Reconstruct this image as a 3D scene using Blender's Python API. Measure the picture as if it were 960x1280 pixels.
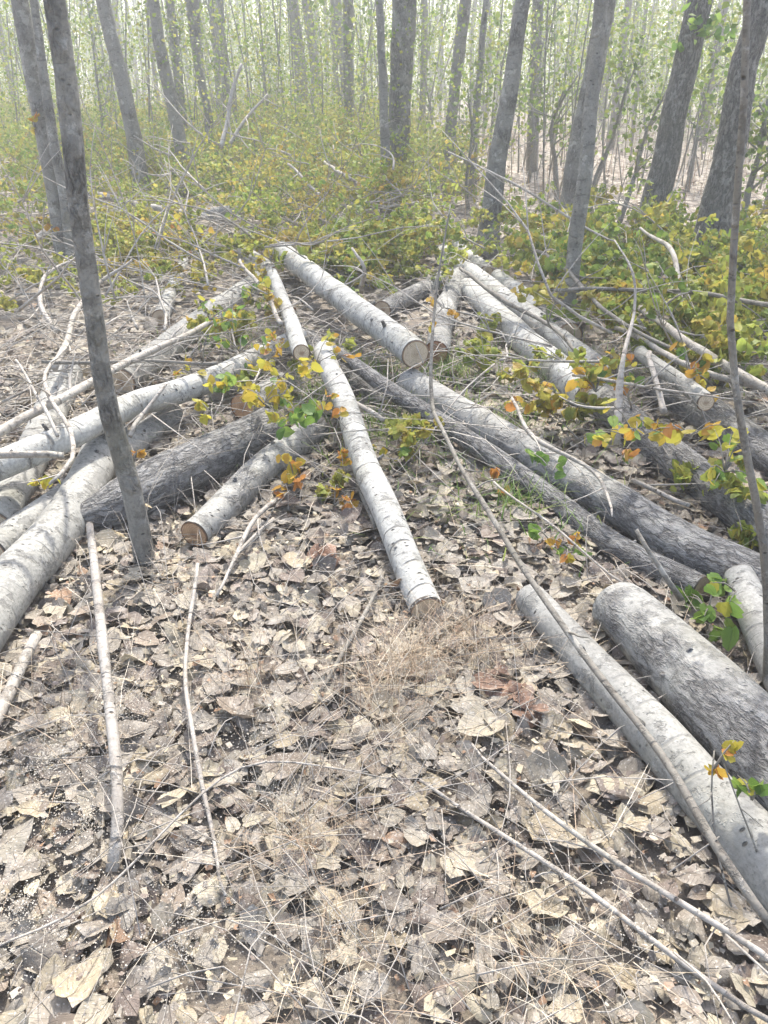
import bpy, math, random
import numpy as np
from mathutils import Vector, noise as mnoise
random.seed(7); rng = np.random.default_rng(7)
R = math.radians
S = bpy.context.scene
for o in list(bpy.data.objects): bpy.data.objects.remove(o)

# ------------------------------------------------------------------ camera
CH, PITCH, F = 1.5, R(29.5), 985.0          # eye height, downward pitch, focal length in px of a 960x1280 picture
cam = bpy.data.cameras.new('camera'); co = bpy.data.objects.new('camera', cam); S.collection.objects.link(co)
co.location = (0, 0, CH); co.rotation_euler = (R(90) - PITCH, 0, 0)
cam.sensor_fit = 'VERTICAL'; cam.sensor_height = 24; cam.lens = 24 * F / 1280
cam.clip_start = .05; cam.clip_end = 2000
S.camera = co
# ------------------------------------------------------------------ world, sun, exposure
SUN_EL, SUN_AZ = R(54), R(4)                # ahead of the camera
w = bpy.data.worlds.new('World'); S.world = w; w.use_nodes = True
nt = w.node_tree; bg = nt.nodes['Background']
sky = nt.nodes.new('ShaderNodeTexSky'); sky.sky_type = 'NISHITA'; sky.sun_disc = False
sky.sun_elevation = SUN_EL; sky.sun_rotation = SUN_AZ; sky.dust_density = 4.0; sky.air_density = 1.0; sky.ozone_density = 1.0
nt.links.new(sky.outputs[0], bg.inputs[0]); bg.inputs[1].default_value = 0.15
sl = bpy.data.lights.new('sun', 'SUN'); sl.energy = 3.5; sl.angle = R(3); sl.color = (1, .95, .87)
so = bpy.data.objects.new('sun', sl); S.collection.objects.link(so)
sd = Vector((math.sin(SUN_AZ) * math.cos(SUN_EL), math.cos(SUN_AZ) * math.cos(SUN_EL), math.sin(SUN_EL)))
so.rotation_euler = sd.to_track_quat('Z', 'Y').to_euler(); so.location = sd * 40
S.view_settings.view_transform = 'Standard'; S.view_settings.look = 'None'
S.view_settings.exposure = 1.5; S.view_settings.gamma = 1
S.render.engine = 'CYCLES'
S.cycles.max_bounces = 5; S.cycles.volume_bounces = 1; S.cycles.transparent_max_bounces = 6

# ------------------------------------------------------------------ picture geometry -> place
cp, sp = math.cos(PITCH), math.sin(PITCH)
def ray(u, v):
    x = (u - 480) / F; y = -(v - 640) / F
    return Vector((x, cp + y * sp, -sp + y * cp))
def W(u, v, z=0.0):                          # point of height z seen at a pixel
    d = ray(u, v); t = (z - CH) / d.z
    return Vector((0, 0, CH)) + d * t
def WY(u, v, Y):                             # point at distance Y seen at a pixel
    d = ray(u, v); return Vector((0, 0, CH)) + d * (Y / d.y)
def depth(p): return p[1] * cp - (p[2] - CH) * sp
def proj(p):
    d = depth(p)
    return 480 + F * p[0] / d, 640 - F * (p[1] * sp + (p[2] - CH) * cp) / d
def gh(x, y):                                # lie of the ground
    k = min(1, max(0, (y - .2) / 2))
    return k * (.035 * mnoise.noise(Vector((x * .55, y * .55, 3.1))) + .12 * min(1, y / 25) * mnoise.noise(Vector((x * .1, y * .1, 9)))) 

# ------------------------------------------------------------------ materials
MATS = {}
def newmat(name):
    m = bpy.data.materials.new(name); m.use_nodes = True; MATS[name] = m
    n = m.node_tree.nodes; return m, n, m.node_tree.links, n['Principled BSDF']
class G:
    """tiny node helper"""
    def __init__(s, m): s.t = m.node_tree; s.n = s.t.nodes; s.l = s.t.links
    def put(s, inp, v):
        if isinstance(v, bpy.types.NodeSocket): s.l.new(v, inp)
        else: inp.default_value = v
    def attr(s, name, out='Vector'):
        a = s.n.new('ShaderNodeAttribute'); a.attribute_name = name; return a.outputs[out]
    def mul(s, vec, k):
        m = s.n.new('ShaderNodeVectorMath'); m.operation = 'MULTIPLY'; s.put(m.inputs[0], vec); m.inputs[1].default_value = k; return m.outputs[0]
    def add(s, vec, v2):
        m = s.n.new('ShaderNodeVectorMath'); m.operation = 'ADD'; s.put(m.inputs[0], vec); s.put(m.inputs[1], v2); return m.outputs[0]
    def noise(s, vec, sc, det=3, rough=.55, dist=0, out=0):
        t = s.n.new('ShaderNodeTexNoise'); s.put(t.inputs['Vector'], vec); t.inputs['Scale'].default_value = sc
        t.inputs['Detail'].default_value = det; t.inputs['Roughness'].default_value = rough; t.inputs['Distortion'].default_value = dist; return t.outputs[out]
    def vor(s, vec, sc, feat='F1', out='Distance', rnd=1):
        t = s.n.new('ShaderNodeTexVoronoi'); t.feature = feat; s.put(t.inputs['Vector'], vec); t.inputs['Scale'].default_value = sc; t.inputs['Randomness'].default_value = rnd; return t.outputs[out]
    def rng(s, v, a, b, c=0, d=1):
        m = s.n.new('ShaderNodeMapRange'); s.put(m.inputs[0], v); m.inputs[1].default_value = a; m.inputs[2].default_value = b; m.inputs[3].default_value = c; m.inputs[4].default_value = d; return m.outputs[0]
    def math(s, op, a, b=0.0):
        m = s.n.new('ShaderNodeMath'); m.operation = op; s.put(m.inputs[0], a); s.put(m.inputs[1], b); return m.outputs[0]
    def mix(s, f, a, b, mode='MIX'):
        m = s.n.new('ShaderNodeMix'); m.data_type = 'RGBA'; m.blend_type = mode; s.put(m.inputs[0], f)
        s.put(m.inputs[6], a if isinstance(a, bpy.types.NodeSocket) else (*a, 1)); s.put(m.inputs[7], b if isinstance(b, bpy.types.NodeSocket) else (*b, 1)); return m.outputs[2]
    def ramp(s, v, stops):
        r = s.n.new('ShaderNodeValToRGB'); s.put(r.inputs[0], v); e = r.color_ramp.elements
        while len(e) < len(stops): e.new(.5)
        for k, (p, c) in enumerate(stops): e[k].position = p; e[k].color = (*c, 1)
        return r.outputs[0]
    def bump(s, h, dist, strength=1):
        b = s.n.new('ShaderNodeBump'); s.put(b.inputs['Height'], h); b.inputs['Distance'].default_value = dist; b.inputs['Strength'].default_value = strength; return b.outputs[0]

def bark_mat(name, light, mid, dark, ringamt=1.0, fissure=(.085, .082, .078), fismid=(.21, .207, .20), fislight=(.35, .345, .33)):
    m, n, l, b = newmat(name); g = G(m)
    c = g.attr('bark_co'); rough = g.attr('rough', 'Fac')
    rnd = n.new('ShaderNodeObjectInfo').outputs['Random']
    big = g.noise(c, 5, 3); fine = g.noise(c, 90, 3)
    col = g.mix(g.rng(big, .35, .68), light, mid)
    col = g.mix(g.rng(fine, .42, .72, 0, .45), col, dark); col = g.mix(g.rng(g.noise(g.mul(c, (1, 1, 1.6)), 38, 4, .7), .5, .68, 0, .4), col, mid)
    col = g.mix(g.rng(g.noise(c, 17, 4), .50, .72, 0, .5), col, mid)
    # dark crescent rings across the stem, broken round it
    cw = g.add(c, g.mul(g.noise(c, 7, 2, out=1), (0, 0, .035)))
    sx = n.new('ShaderNodeSeparateXYZ'); l.new(g.add(cw, g.mul(g.noise(c, 2.3, 1, out=1), (0, 0, .25))), sx.inputs[0])
    ring = g.math('ABSOLUTE', g.math('SUBTRACT', g.math('FRACT', g.math('MULTIPLY', sx.outputs[2], 8.5)), .5))
    ring = g.rng(ring, .015, .06, 1, 0)
    gate = g.rng(g.noise(g.mul(c, (1, 1, .8)), 8, 2), .50, .58, 0, .85)
    ring = g.math('MULTIPLY', ring, gate)
    fine_ring = g.rng(g.noise(g.mul(c, (9, 9, 75)), 1.0, 2), .66, .73, 0, .7)
    lent = g.rng(g.vor(g.mul(c, (1, 1, 1.7)), 26), .10, .2, 1, 0)
    lent = g.math('MULTIPLY', lent, g.rng(g.noise(c, 13, 1), .5, .56))
    marks = g.math('MAXIMUM', g.math('MULTIPLY', ring, ringamt), g.math('MAXIMUM', lent, g.math('MULTIPLY', fine_ring, ringamt)))
    smooth = g.mix(marks, col, dark)
    # fissured old bark
    fv = g.mul(g.add(c, g.mul(g.noise(c, 14, 3, out=1), (.05, .05, .05))), (1, 1, .30))
    rd = g.math('ABSOLUTE', g.math('SUBTRACT', g.noise(g.mul(fv, (34, 34, 30)), 1.0, 4, .6), .5)); fis2 = g.noise(g.mul(c, (85, 85, 28)), 1.0, 5, .7)
    fh = g.math('ADD', g.rng(rd, 0, .11), g.rng(fis2, .3, .75, 0, .9))
    fcol = g.ramp(g.rng(fh, .2, 1.7), [(0, fissure), (.4, fismid), (1, fislight)])
    rr = g.math('ADD', rough, g.rng(g.noise(c, 6, 3), .3, .7, -.28, .28))
    rm = g.rng(rr, .38, .62)
    col = g.mix(rm, smooth, fcol)
    sc1 = g.rng(g.noise(g.mul(c, (1, 1, 1.3)), 13, 6, .72), .55, .60, 0, .38); col = g.mix(sc1, col, dark)
    sc2 = g.rng(g.noise(g.add(c, (3.3, 1.1, .7)), 10, 6, .7), .56, .61, 0, .30); col = g.mix(sc2, col, (.60, .59, .54))
    spk = g.rng(g.vor(c, 150), .12, .3, .45, 0); col = g.mix(g.math('MULTIPLY', spk, g.rng(g.noise(c, 20, 2), .45, .55)), col, dark)
    # lichen / dirt patches
    col = g.mix(g.rng(g.noise(c, 3.1, 4), .56, .7, 0, .35), col, (.20, .19, .13))
    l.new(col, b.inputs['Base Color'])
    b.inputs['Roughness'].default_value = .72; b.inputs['Specular IOR Level'].default_value = .35
    hs = g.math('SUBTRACT', g.math('MULTIPLY', fine, .25), g.math('MULTIPLY', marks, .7))
    hm = n.new('ShaderNodeMix'); hm.data_type = 'FLOAT'; l.new(rm, hm.inputs[0]); l.new(hs, hm.inputs[2]); l.new(g.math('MULTIPLY', fh, 1.5), hm.inputs[3])
    l.new(g.bump(g.math('ADD', hm.outputs[0], g.math('MULTIPLY', g.math('SUBTRACT', sc2, sc1), .7)), .008, 1), b.inputs['Normal'])
    return m
BARK = bark_mat('pale_poplar_bark', (.52, .52, .485), (.34, .34, .315), (.08, .077, .07), .85)
BARKF = bark_mat('grey_poplar_bark', (.38, .375, .34), (.24, .238, .22), (.075, .072, .065), .35)
BARKD = bark_mat('grey_standing_bark', (.28, .272, .24), (.19, .185, .165), (.075, .072, .064), .5, (.07, .067, .06), (.16, .155, .138), (.29, .28, .25))
TWIG = bark_mat('dead_twig_bark', (.46, .43, .38), (.32, .29, .25), (.12, .10, .08), .7)
TWIGB = bark_mat('brown_twig_bark', (.25, .235, .20), (.17, .155, .13), (.07, .06, .05), .5)

def cut_mat():
    m, n, l, b = newmat('sawn_wood'); g = G(m)
    c = g.attr('cut_co'); rad = g.attr('cut_r', 'Fac')
    rnd = n.new('ShaderNodeObjectInfo').outputs['Random']
    off = g.mul(g.noise(c, 9, 3, out=1), (.02, .02, .02)); cc = g.add(c, off)
    ln = n.new('ShaderNodeVectorMath'); ln.operation = 'LENGTH'; l.new(cc, ln.inputs[0])
    wv = g.math('SINE', g.math('MULTIPLY', ln.outputs['Value'], 850)); 
    base = g.mix(g.rng(wv, -1, 1), (.52, .42, .28), (.66, .56, .41))
    base = g.mix(g.rng(g.noise(c, 30, 4), .35, .7, 0, .5), base, (.50, .40, .30))
    saw = g.noise(g.mul(c, (260, 12, 1)), 1, 2); base = g.mix(g.rng(saw, .45, .7, 0, .4), base, (.36, .26, .17))
    heart = g.rng(g.math('ADD', rad, g.rng(g.noise(c, 45, 4), .3, .7, -.13, .13)), .12, .42, 1, 0)
    base = g.mix(g.math('MULTIPLY', heart, g.rng(rnd, 0, 1, .25, .8)), base, (.20, .115, .06))
    base = g.mix(g.rng(rad, .86, .90), base, (.30, .19, .11)); base = g.mix(g.rng(rad, .94, .97), base, (.12, .10, .08))
    oi = n.new('ShaderNodeObjectInfo'); base = g.mix(1.0, base, oi.outputs['Color'], 'MULTIPLY'); crk = g.rng(g.math('ABSOLUTE', g.math('SUBTRACT', g.noise(g.mul(c, (1, 1, 1)), 22, 2), .5)), 0, .012, .55, 0); base = g.mix(crk, base, (.14, .09, .06))
    l.new(base, b.inputs['Base Color']); b.inputs['Roughness'].default_value = .85
    l.new(g.bump(saw, .002, .6), b.inputs['Normal']); return m
CUT = cut_mat()

def leaf_mat(name, src, transl, rough=.6, vein=.25, spots=True):
    m, n, l, b = newmat(name); g = G(m)
    if src == 'object': oi = n.new('ShaderNodeObjectInfo'); c = oi.outputs['Color']
    else: c = g.attr('tint', 'Color')
    uvn = n.new('ShaderNodeUVMap'); uvn.uv_map = 'UVMap'; uv = uvn.outputs[0]
    sx = n.new('ShaderNodeSeparateXYZ'); l.new(uv, sx.inputs[0])
    ax = g.math('ABSOLUTE', g.math('SUBTRACT', sx.outputs[0], .5))
    mid = g.rng(ax, .0, .022, 1, 0)
    side = g.math('SINE', g.math('MULTIPLY', g.math('SUBTRACT', sx.outputs[1], g.math('MULTIPLY', ax, 1.1)), 44))
    side = g.math('MULTIPLY', g.rng(side, .86, 1, 0, .5), g.rng(g.noise(uv, 6, 2), .4, .6))
    v = g.math('MAXIMUM', mid, side)
    pos = n.new('ShaderNodeNewGeometry').outputs['Position']
    col = g.mix(g.math('MULTIPLY', v, vein * .6), c, (.62, .56, .45) if True else (.5, .55, .25))
    if spots:
        col = g.mix(g.rng(g.noise(pos, 55, 4, .65), .48, .72, 0, .5), col, (.13, .10, .08))
        col = g.mix(g.rng(g.noise(pos, 21, 3), .52, .7, 0, .45), col, (.52, .48, .42))
        col = g.mix(g.rng(g.noise(pos, 160, 2), .6, .7, 0, .6), col, (.62, .59, .53))
    l.new(col, b.inputs['Base Color']); b.inputs['Roughness'].default_value = rough; b.inputs['Specular IOR Level'].default_value = .3
    h = g.math('ADD', g.math('MULTIPLY', v, -1), g.noise(pos, 70, 3))
    l.new(g.bump(h, .004, .8), b.inputs['Normal'])
    tr = n.new('ShaderNodeBsdfTranslucent'); l.new(col, tr.inputs[0])
    mx = n.new('ShaderNodeMixShader'); mx.inputs[0].default_value = transl
    l.new(b.outputs[0], mx.inputs[1]); l.new(tr.outputs[0], mx.inputs[2]); l.new(mx.outputs[0], n['Material Output'].inputs[0])
    return m
DEAD_OBJ = leaf_mat('dead_leaf', 'object', .12)
DEAD = leaf_mat('dead_leaf_litter', 'tint', .12)
FRESH = leaf_mat('fresh_leaf', 'tint', .45, .45, .12, False)
def straw_mat(name, transl=.15):
    m, n, l, b = newmat(name); g = G(m); c = g.attr('tint', 'Color')
    l.new(c, b.inputs['Base Color']); b.inputs['Roughness'].default_value = .6; return m
STRAW = straw_mat('dry_straw')

def ground_mat():
    m, n, l, b = newmat('forest_soil'); g = G(m)
    pos = n.new('ShaderNodeNewGeometry').outputs['Position']
    c1 = g.vor(g.mul(pos, (1, 1, .2)), 15, out='Color')
    sep = n.new('ShaderNodeSeparateColor'); l.new(c1, sep.inputs[0])
    leaf = g.ramp(sep.outputs[0], [(0, (.10, .085, .07)), (.3, (.20, .17, .14)), (.65, (.33, .28, .23)), (1, (.50, .45, .38))])
    soil = g.mix(g.noise(pos, 60, 4), (.13, .11, .088), (.26, .225, .18))
    dist = n.new('ShaderNodeSeparateXYZ'); l.new(pos, dist.inputs[0])
    f = g.rng(dist.outputs[1], 4, 10)
    col = g.mix(f, soil, leaf)
    col = g.mix(g.rng(g.noise(pos, .9, 3), .52, .68, 0, .6), col, (.13, .10, .07))
    # green herb cover far off
    col = g.mix(g.math('MULTIPLY', g.rng(g.noise(pos, .35, 3), .5, .62, 0, .8), g.rng(dist.outputs[1], 12, 25)), col, (.09, .12, .035))
    l.new(col, b.inputs['Base Color']); b.inputs['Roughness'].default_value = .95
    l.new(g.bump(g.math('ADD', g.noise(pos, 40, 4), sep.outputs[1]), .02, .8), b.inputs['Normal']); return m
SOIL = ground_mat()

# ------------------------------------------------------------------ mesh helpers
LIST = []
def link(o): S.collection.objects.link(o); return o
def tag(o, label=None, cat=None, group=None, kind=None):
    if label: o['label'] = label
    if cat: o['category'] = cat
    if group: o['group'] = group
    if kind: o['kind'] = kind
    return o
def empty(name, loc, label, cat, group=None):
    o = bpy.data.objects.new(name, None); link(o); o.location = loc; o.empty_display_size = .05
    return tag(o, label, cat, group)
def mesh(name, V, Fc, mat, parent=None, attrs=None, smooth=True, uv=None, origin=None):
    V = np.asarray(V, dtype=np.float32)
    me = bpy.data.meshes.new(name)
    if isinstance(Fc, np.ndarray):
        k = Fc.shape[1]; me.vertices.add(len(V)); me.loops.add(Fc.size); me.polygons.add(len(Fc))
        me.vertices.foreach_set('co', V.ravel()); me.loops.foreach_set('vertex_index', Fc.ravel().astype(np.int32))
        me.polygons.foreach_set('loop_start', np.arange(0, Fc.size, k, dtype=np.int32))
        me.polygons.foreach_set('loop_total', np.full(len(Fc), k, dtype=np.int32)); me.update(calc_edges=True)
    else: me.from_pydata(V.tolist(), [], Fc)
    for nm, (typ, data) in (attrs or {}).items():
        data = np.asarray(data, dtype=np.float32)
        a = me.attributes.new(nm, typ, 'POINT')
        if typ == 'FLOAT_COLOR':
            if data.shape[1] == 3: data = np.hstack([data, np.ones((len(data), 1), np.float32)])
            a.data.foreach_set('color', data.ravel())
        elif typ == 'FLOAT_VECTOR': a.data.foreach_set('vector', data.ravel())
        else: a.data.foreach_set('value', data.ravel())
    if uv is not None:
        u = me.uv_layers.new(name='UVMap'); li = np.empty(len(me.loops), dtype=np.int32); me.loops.foreach_get('vertex_index', li)
        u.data.foreach_set('uv', np.asarray(uv, dtype=np.float32)[li].ravel())
    if smooth: me.polygons.foreach_set('use_smooth', np.ones(len(me.polygons), dtype=bool))
    if mat: me.materials.append(mat)
    o = bpy.data.objects.new(name, me); link(o)
    if parent is not None:
        o.parent = parent
    return o

def resample(P, rad, step):
    """Catmull-Rom through the given points, about one ring per step"""
    P = [Vector(p) for p in P]
    if len(P) == 2:
        n = max(2, int((P[1] - P[0]).length / step) + 1)
        return [P[0].lerp(P[1], i / n) for i in range(n + 1)], [rad[0] + (rad[1] - rad[0]) * i / n for i in range(n + 1)]
    Q = [P[0] * 2 - P[1]] + P + [P[-1] * 2 - P[-2]]; out, ro = [], []
    for i in range(len(P) - 1):
        a, b, c, d = Q[i:i + 4]; n = max(2, int((c - b).length / step))
        for k in range(n):
            t = k / n
            out.append(.5 * ((2 * b) + (c - a) * t + (2 * a - 5 * b + 4 * c - d) * t * t + (3 * b - a - 3 * c + d) * t ** 3)); ro.append(rad[i] * (1 - t) + rad[i + 1] * t)
    out.append(P[-1]); ro.append(rad[-1]); return out, ro

def tube(P, rad, seg=8, step=.08, amp=.0, freq=6, seed=0, cap=True, wob=0):
    """returns verts, faces, bark_co and the length along, for a tapering stem through P"""
    P, rad = resample(P, rad, step)
    n = len(P); V, Fc, B, A = [], [], [], []
    t0 = (P[1] - P[0]).normalized(); up = Vector((0, 0, 1)) if abs(t0.z) < .9 else Vector((1, 0, 0))
    nx = t0.cross(up).normalized(); s = 0; so_ = seed * 1.37
    for i in range(n):
        t = (P[min(i + 1, n - 1)] - P[max(i - 1, 0)]).normalized()
        nx = (nx - t * nx.dot(t)).normalized(); ny = t.cross(nx)
        if i: s += (P[i] - P[i - 1]).length
        c = P[i].copy()
        if wob and 0 < i < n - 1:
            c += nx * wob * mnoise.noise(Vector((s * 2.3, so_, 0))) + ny * wob * mnoise.noise(Vector((s * 2.3, 0, so_ + 5)))
        for k in range(seg):
            a = 2 * math.pi * k / seg; ca, sa = math.cos(a), math.sin(a); r = rad[i]
            if amp: r *= 1 + amp * mnoise.noise(Vector((ca * .9 + so_, sa * .9, s * freq))) + amp * .7 * mnoise.noise(Vector((ca * 3 + so_, sa * 3, s * freq * 3.1)))
            V.append(c + (nx * ca + ny * sa) * r); B.append((ca * rad[i] + so_, sa * rad[i], s)); A.append(s)
        if i:
            o0, o1 = (i - 1) * seg, i * seg
            for k in range(seg): Fc.append((o0 + k, o0 + (k + 1) % seg, o1 + (k + 1) % seg, o1 + k))
    if cap:
        Fc.append(tuple(range(seg - 1, -1, -1))); Fc.append(tuple(range((n - 1) * seg, n * seg)))
    return V, Fc, B, A
class Acc:
    def __init__(s): s.V, s.F, s.B, s.A = [], [], [], []
    def add(s, t):
        k = len(s.V); s.V += t[0]; s.F += [tuple(i + k for i in f) for f in t[1]]; s.B += t[2]; s.A += t[3]; return s
    def build(s, name, mat, parent=None, rough=0.0, loc=None):
        V = [v - loc for v in s.V] if loc is not None else s.V
        r = np.full(len(s.V), rough) if not hasattr(rough, '__len__') else rough
        return mesh(name, [tuple(v) for v in V], s.F, mat, parent, {'bark_co': ('FLOAT_VECTOR', s.B), 'rough': ('FLOAT', r)})

def resolve(pts, fixed=False):
    """(u, v, z or 'g', width px) -> world axis points and radii; 'g' rests on the ground"""
    P, rad = [], []
    for (u, v, z, wd) in pts:
        if isinstance(z, str) and z[0] == 'Y': p = WY(u, v, float(z[1:])); P.append(p); rad.append(wd / 2 * depth(p) / F); continue
        zz = .08 if z == 'g' else z
        for _ in range(6):
            p = W(u, v, zz); r = wd / 2 * depth(p) / F
            if z == 'g': zz = gh(p.x, p.y) + r * .92
            elif z < 0: zz = gh(p.x, p.y) + r + (-z)
        P.append(p); rad.append(r)
    return P, rad

def cut_disc(P0, dirv, r, parent, loc, seed, label=None, seg=20, amp=.05):
    TONE = (.72, .5, .42) if 'reddish brown' in parent['label'] else (.8, .6, .46) if 'orange brown' in parent['label'] else (.82, .66, .54) if 'heart-rotted' in parent['label'] else (1, 1, 1)
    d = dirv.normalized(); up = Vector((0, 0, 1)); nx = d.cross(up).normalized(); ny = d.cross(nx)
    V, C_, Rr, Fc = [P0 + d * .004], [(0, 0, 0)], [0], []
    rings = [.3, .6, .88, .97, 1.0]
    for q, f in enumerate(rings):
        for k in range(seg):
            a = 2 * math.pi * k / seg; rr = r * f * (1 + amp * mnoise.noise(Vector((math.cos(a), math.sin(a), seed))))
            V.append(P0 + (nx * math.cos(a) + ny * math.sin(a)) * rr + d * (.004 - (.012 if q == 4 else 0) + .0015 * mnoise.noise(Vector((a, f * 4, seed)))))
            C_.append((math.cos(a) * rr, math.sin(a) * rr, 0)); Rr.append(f)
    for k in range(seg): Fc.append((0, 1 + k, 1 + (k + 1) % seg))
    for q in range(4):
        for k in range(seg): Fc.append((1 + q * seg + k, 1 + (q + 1) * seg + k, 1 + (q + 1) * seg + (k + 1) % seg, 1 + q * seg + (k + 1) % seg))
    o = mesh('cut_end', [tuple(v - loc) for v in V], Fc, CUT, parent, {'cut_co': ('FLOAT_VECTOR', C_), 'cut_r': ('FLOAT', Rr)})
    o.color = (*TONE, 1)
    return o
TONE = (1, 1, 1)

LOGS = []
def log(label, pts, rough=(0, 0), stubs=3, group=None, ends=(1, 1), seg=28, name='log', cat='log', mat=None, knots=True):
    P, rad = resolve(pts); sd_ = len(LOGS) + 1; LOGS.append((P, rad))
    base = P[-1].lerp(P[0], .5); base.z = min(p.z - r for p, r in zip(P, rad))
    mat = mat or (BARK if any(q in label for q in ('slender white', 'ringed', 'rings', 'hanging', 'high on', 'far white', 'mottled', 'alone')) else BARKF)
    root = empty(name, base, label, cat, group)
    V, Fc, B, A = tube(P, rad, seg, .05, .055, 2.2, sd_, cap=False, wob=.012)
    L = max(A) or 1; rg = [rough[0] + (rough[1] - rough[0]) * a / L for a in A]
    acc = Acc(); acc.add((V, Fc, B, A)); acc.build('bark', mat or BARK, root, rg, base)
    if ends[0]: cut_disc(P[0], P[0] - P[1], rad[0] * .985, root, base, sd_)
    if ends[1]: cut_disc(P[-1], P[-1] - P[-2], rad[-1] * .985, root, base, sd_ + .5)
    rr = random.Random(sd_)
    Q, qr = resample(P, rad, .05)
    for k in range(stubs):                                        # snags and healed knots
        i = rr.randrange(2, len(Q) - 3); t = (Q[i + 1] - Q[i]).normalized()
        a = rr.uniform(-1.3, 1.3); side = t.cross(Vector((0, 0, 1))).normalized(); nrm = side.cross(t)
        if nrm.z < 0: nrm = -nrm
        d = (side * math.sin(a) + nrm * math.cos(a)).normalized(); d2 = (d + t * rr.uniform(-.5, .5)).normalized()
        r = qr[i] * rr.uniform(.06, .13); ln = rr.choice([.004, .008, .02, .05]) * (qr[i] / .09)
        s0 = Q[i] + d * qr[i] * .8
        Acc().add(tube([s0, Q[i] + d * qr[i] * 1.02, Q[i] + d * qr[i] + d2 * ln], [r * 1.9, r * 1.3, r * .9], 9, .006, .25, 60, k)).build('branch_stub', TWIGB, root, .6, base)
    return root

def stick(label, pts, mat=TWIG, twigs=0, name='branch', cat='branch', seg=8, tl=.25, wob=.022, group=None, tipdown=False, rough=0):
    P, rad = resolve(pts); sd_ = len(LOGS) + 1; LOGS.append((P, rad))
    base = P[-1].copy(); base.z = min(p.z - r for p, r in zip(P, rad))
    root = empty(name, base, label, cat, group)
    Acc().add(tube(P, rad, seg, .05, .17, 9, sd_, wob=wob)).build('stem', mat, root, rough, base)
    rr = random.Random(sd_ * 3); Q, qr = resample(P, rad, .06)
    for k in range(twigs):
        i = rr.randrange(1, len(Q) - 1); t = (Q[i + 1] - Q[i - 1]).normalized()
        d = (t * rr.uniform(.3, 1) * (1 if not tipdown else -1) + Vector((rr.uniform(-1, 1), rr.uniform(-1, 1), rr.uniform(-.2, .8)))).normalized()
        l1 = tl * rr.uniform(.5, 1.4); p = Q[i]; pp = [p]
        for q in range(3):
            d = (d + Vector((rr.uniform(-.4, .4), rr.uniform(-.4, .4), rr.uniform(-.3, .3)))).normalized(); p = p + d * l1 / 3
            if p.z < .02: p.z = .02
            pp.append(p)
        r0 = max(.0015, qr[i] * .45)
        Acc().add(tube(pp, [r0, r0 * .8, r0 * .6, r0 * .3], 5, .06)).build('twig', mat, root, 0, base)
    return root

# ------------------------------------------------------------------ ground
def axis_vals(lim, first):
    v = [0]; s = first
    while v[-1] < lim: v.append(v[-1] + s); s *= 1.06
    return v
ax_ = axis_vals(500, .06); xs = [-a for a in ax_[:0:-1]] + ax_
ys = [-a for a in axis_vals(200, .3)[:0:-1]] + axis_vals(600, .06)
V = [(x, y, gh(x, y) - .012) for y in ys for x in xs]; nxs = len(xs)
Fc = [(j * nxs + i, j * nxs + i + 1, (j + 1) * nxs + i + 1, (j + 1) * nxs + i) for j in range(len(ys) - 1) for i in range(nxs - 1)]
ground = mesh('ground', V, Fc, SOIL); tag(ground, kind='structure')

# ------------------------------------------------------------------ fallen leaves
def leaf_shape(rows, cols, seed, curl, wr, flat=False):
    """unit-length poplar leaf lying in xy, tip along +y; returns verts, quads, uv"""
    q = random.Random(seed); V, U = [], []
    wid = q.uniform(.40, .52); off = q.uniform(0, 50); rollx = q.uniform(.2, 1.6) * curl * q.choice([-1, 1, 1]); rolly = q.uniform(-1, 1.2) * curl; asym = q.uniform(-.1, .1)
    tw = q.uniform(-.6, .6) * curl
    for i in range(rows):
        t = i / (rows - 1)
        hw = wid * (max(0, math.sin(math.pi * min(1, (t * .96 + .035)) ** .62)) ** .75) if t < 1 else .004
        if t == 0: hw = wid * .35
        for j in range(cols):
            c = -1 + 2 * j / (cols - 1)
            x = hw * c; edge = abs(c) == 1
            if edge and 0 < i < rows - 1: x *= 1 + q.uniform(-.17, .08)
            y = t - (.10 * abs(c) * (1 - t) if t < .3 else 0) + asym * x
            V.append([x, y, 0]); U.append((.5 + x, t))
    out = []
    for x, y, _ in V:
        z = .0
        if rollx: 
            k = rollx * 2.0; X = math.sin(k * x) / k if abs(k) > .05 else x; z = (1 - math.cos(k * x)) / k if abs(k) > .05 else 0
        else: X = x
        k = rolly * 1.3
        yy = y - .45
        if abs(k) > .05: Y = math.sin(k * yy) / k; z += (1 - math.cos(k * yy)) / k
        else: Y = yy
        z += wr * (mnoise.noise(Vector((x * 3.2 + off, y * 3.2, 0))) + .5 * mnoise.noise(Vector((x * 8 + off, y * 8, 4)))) + tw * x * yy
        out.append((X, Y, z))
    Fq = [(i * cols + j, i * cols + j + 1, (i + 1) * cols + j + 1, (i + 1) * cols + j) for i in range(rows - 1) for j in range(cols - 1)]
    return np.array(out), np.array(Fq), np.array(U)
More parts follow.
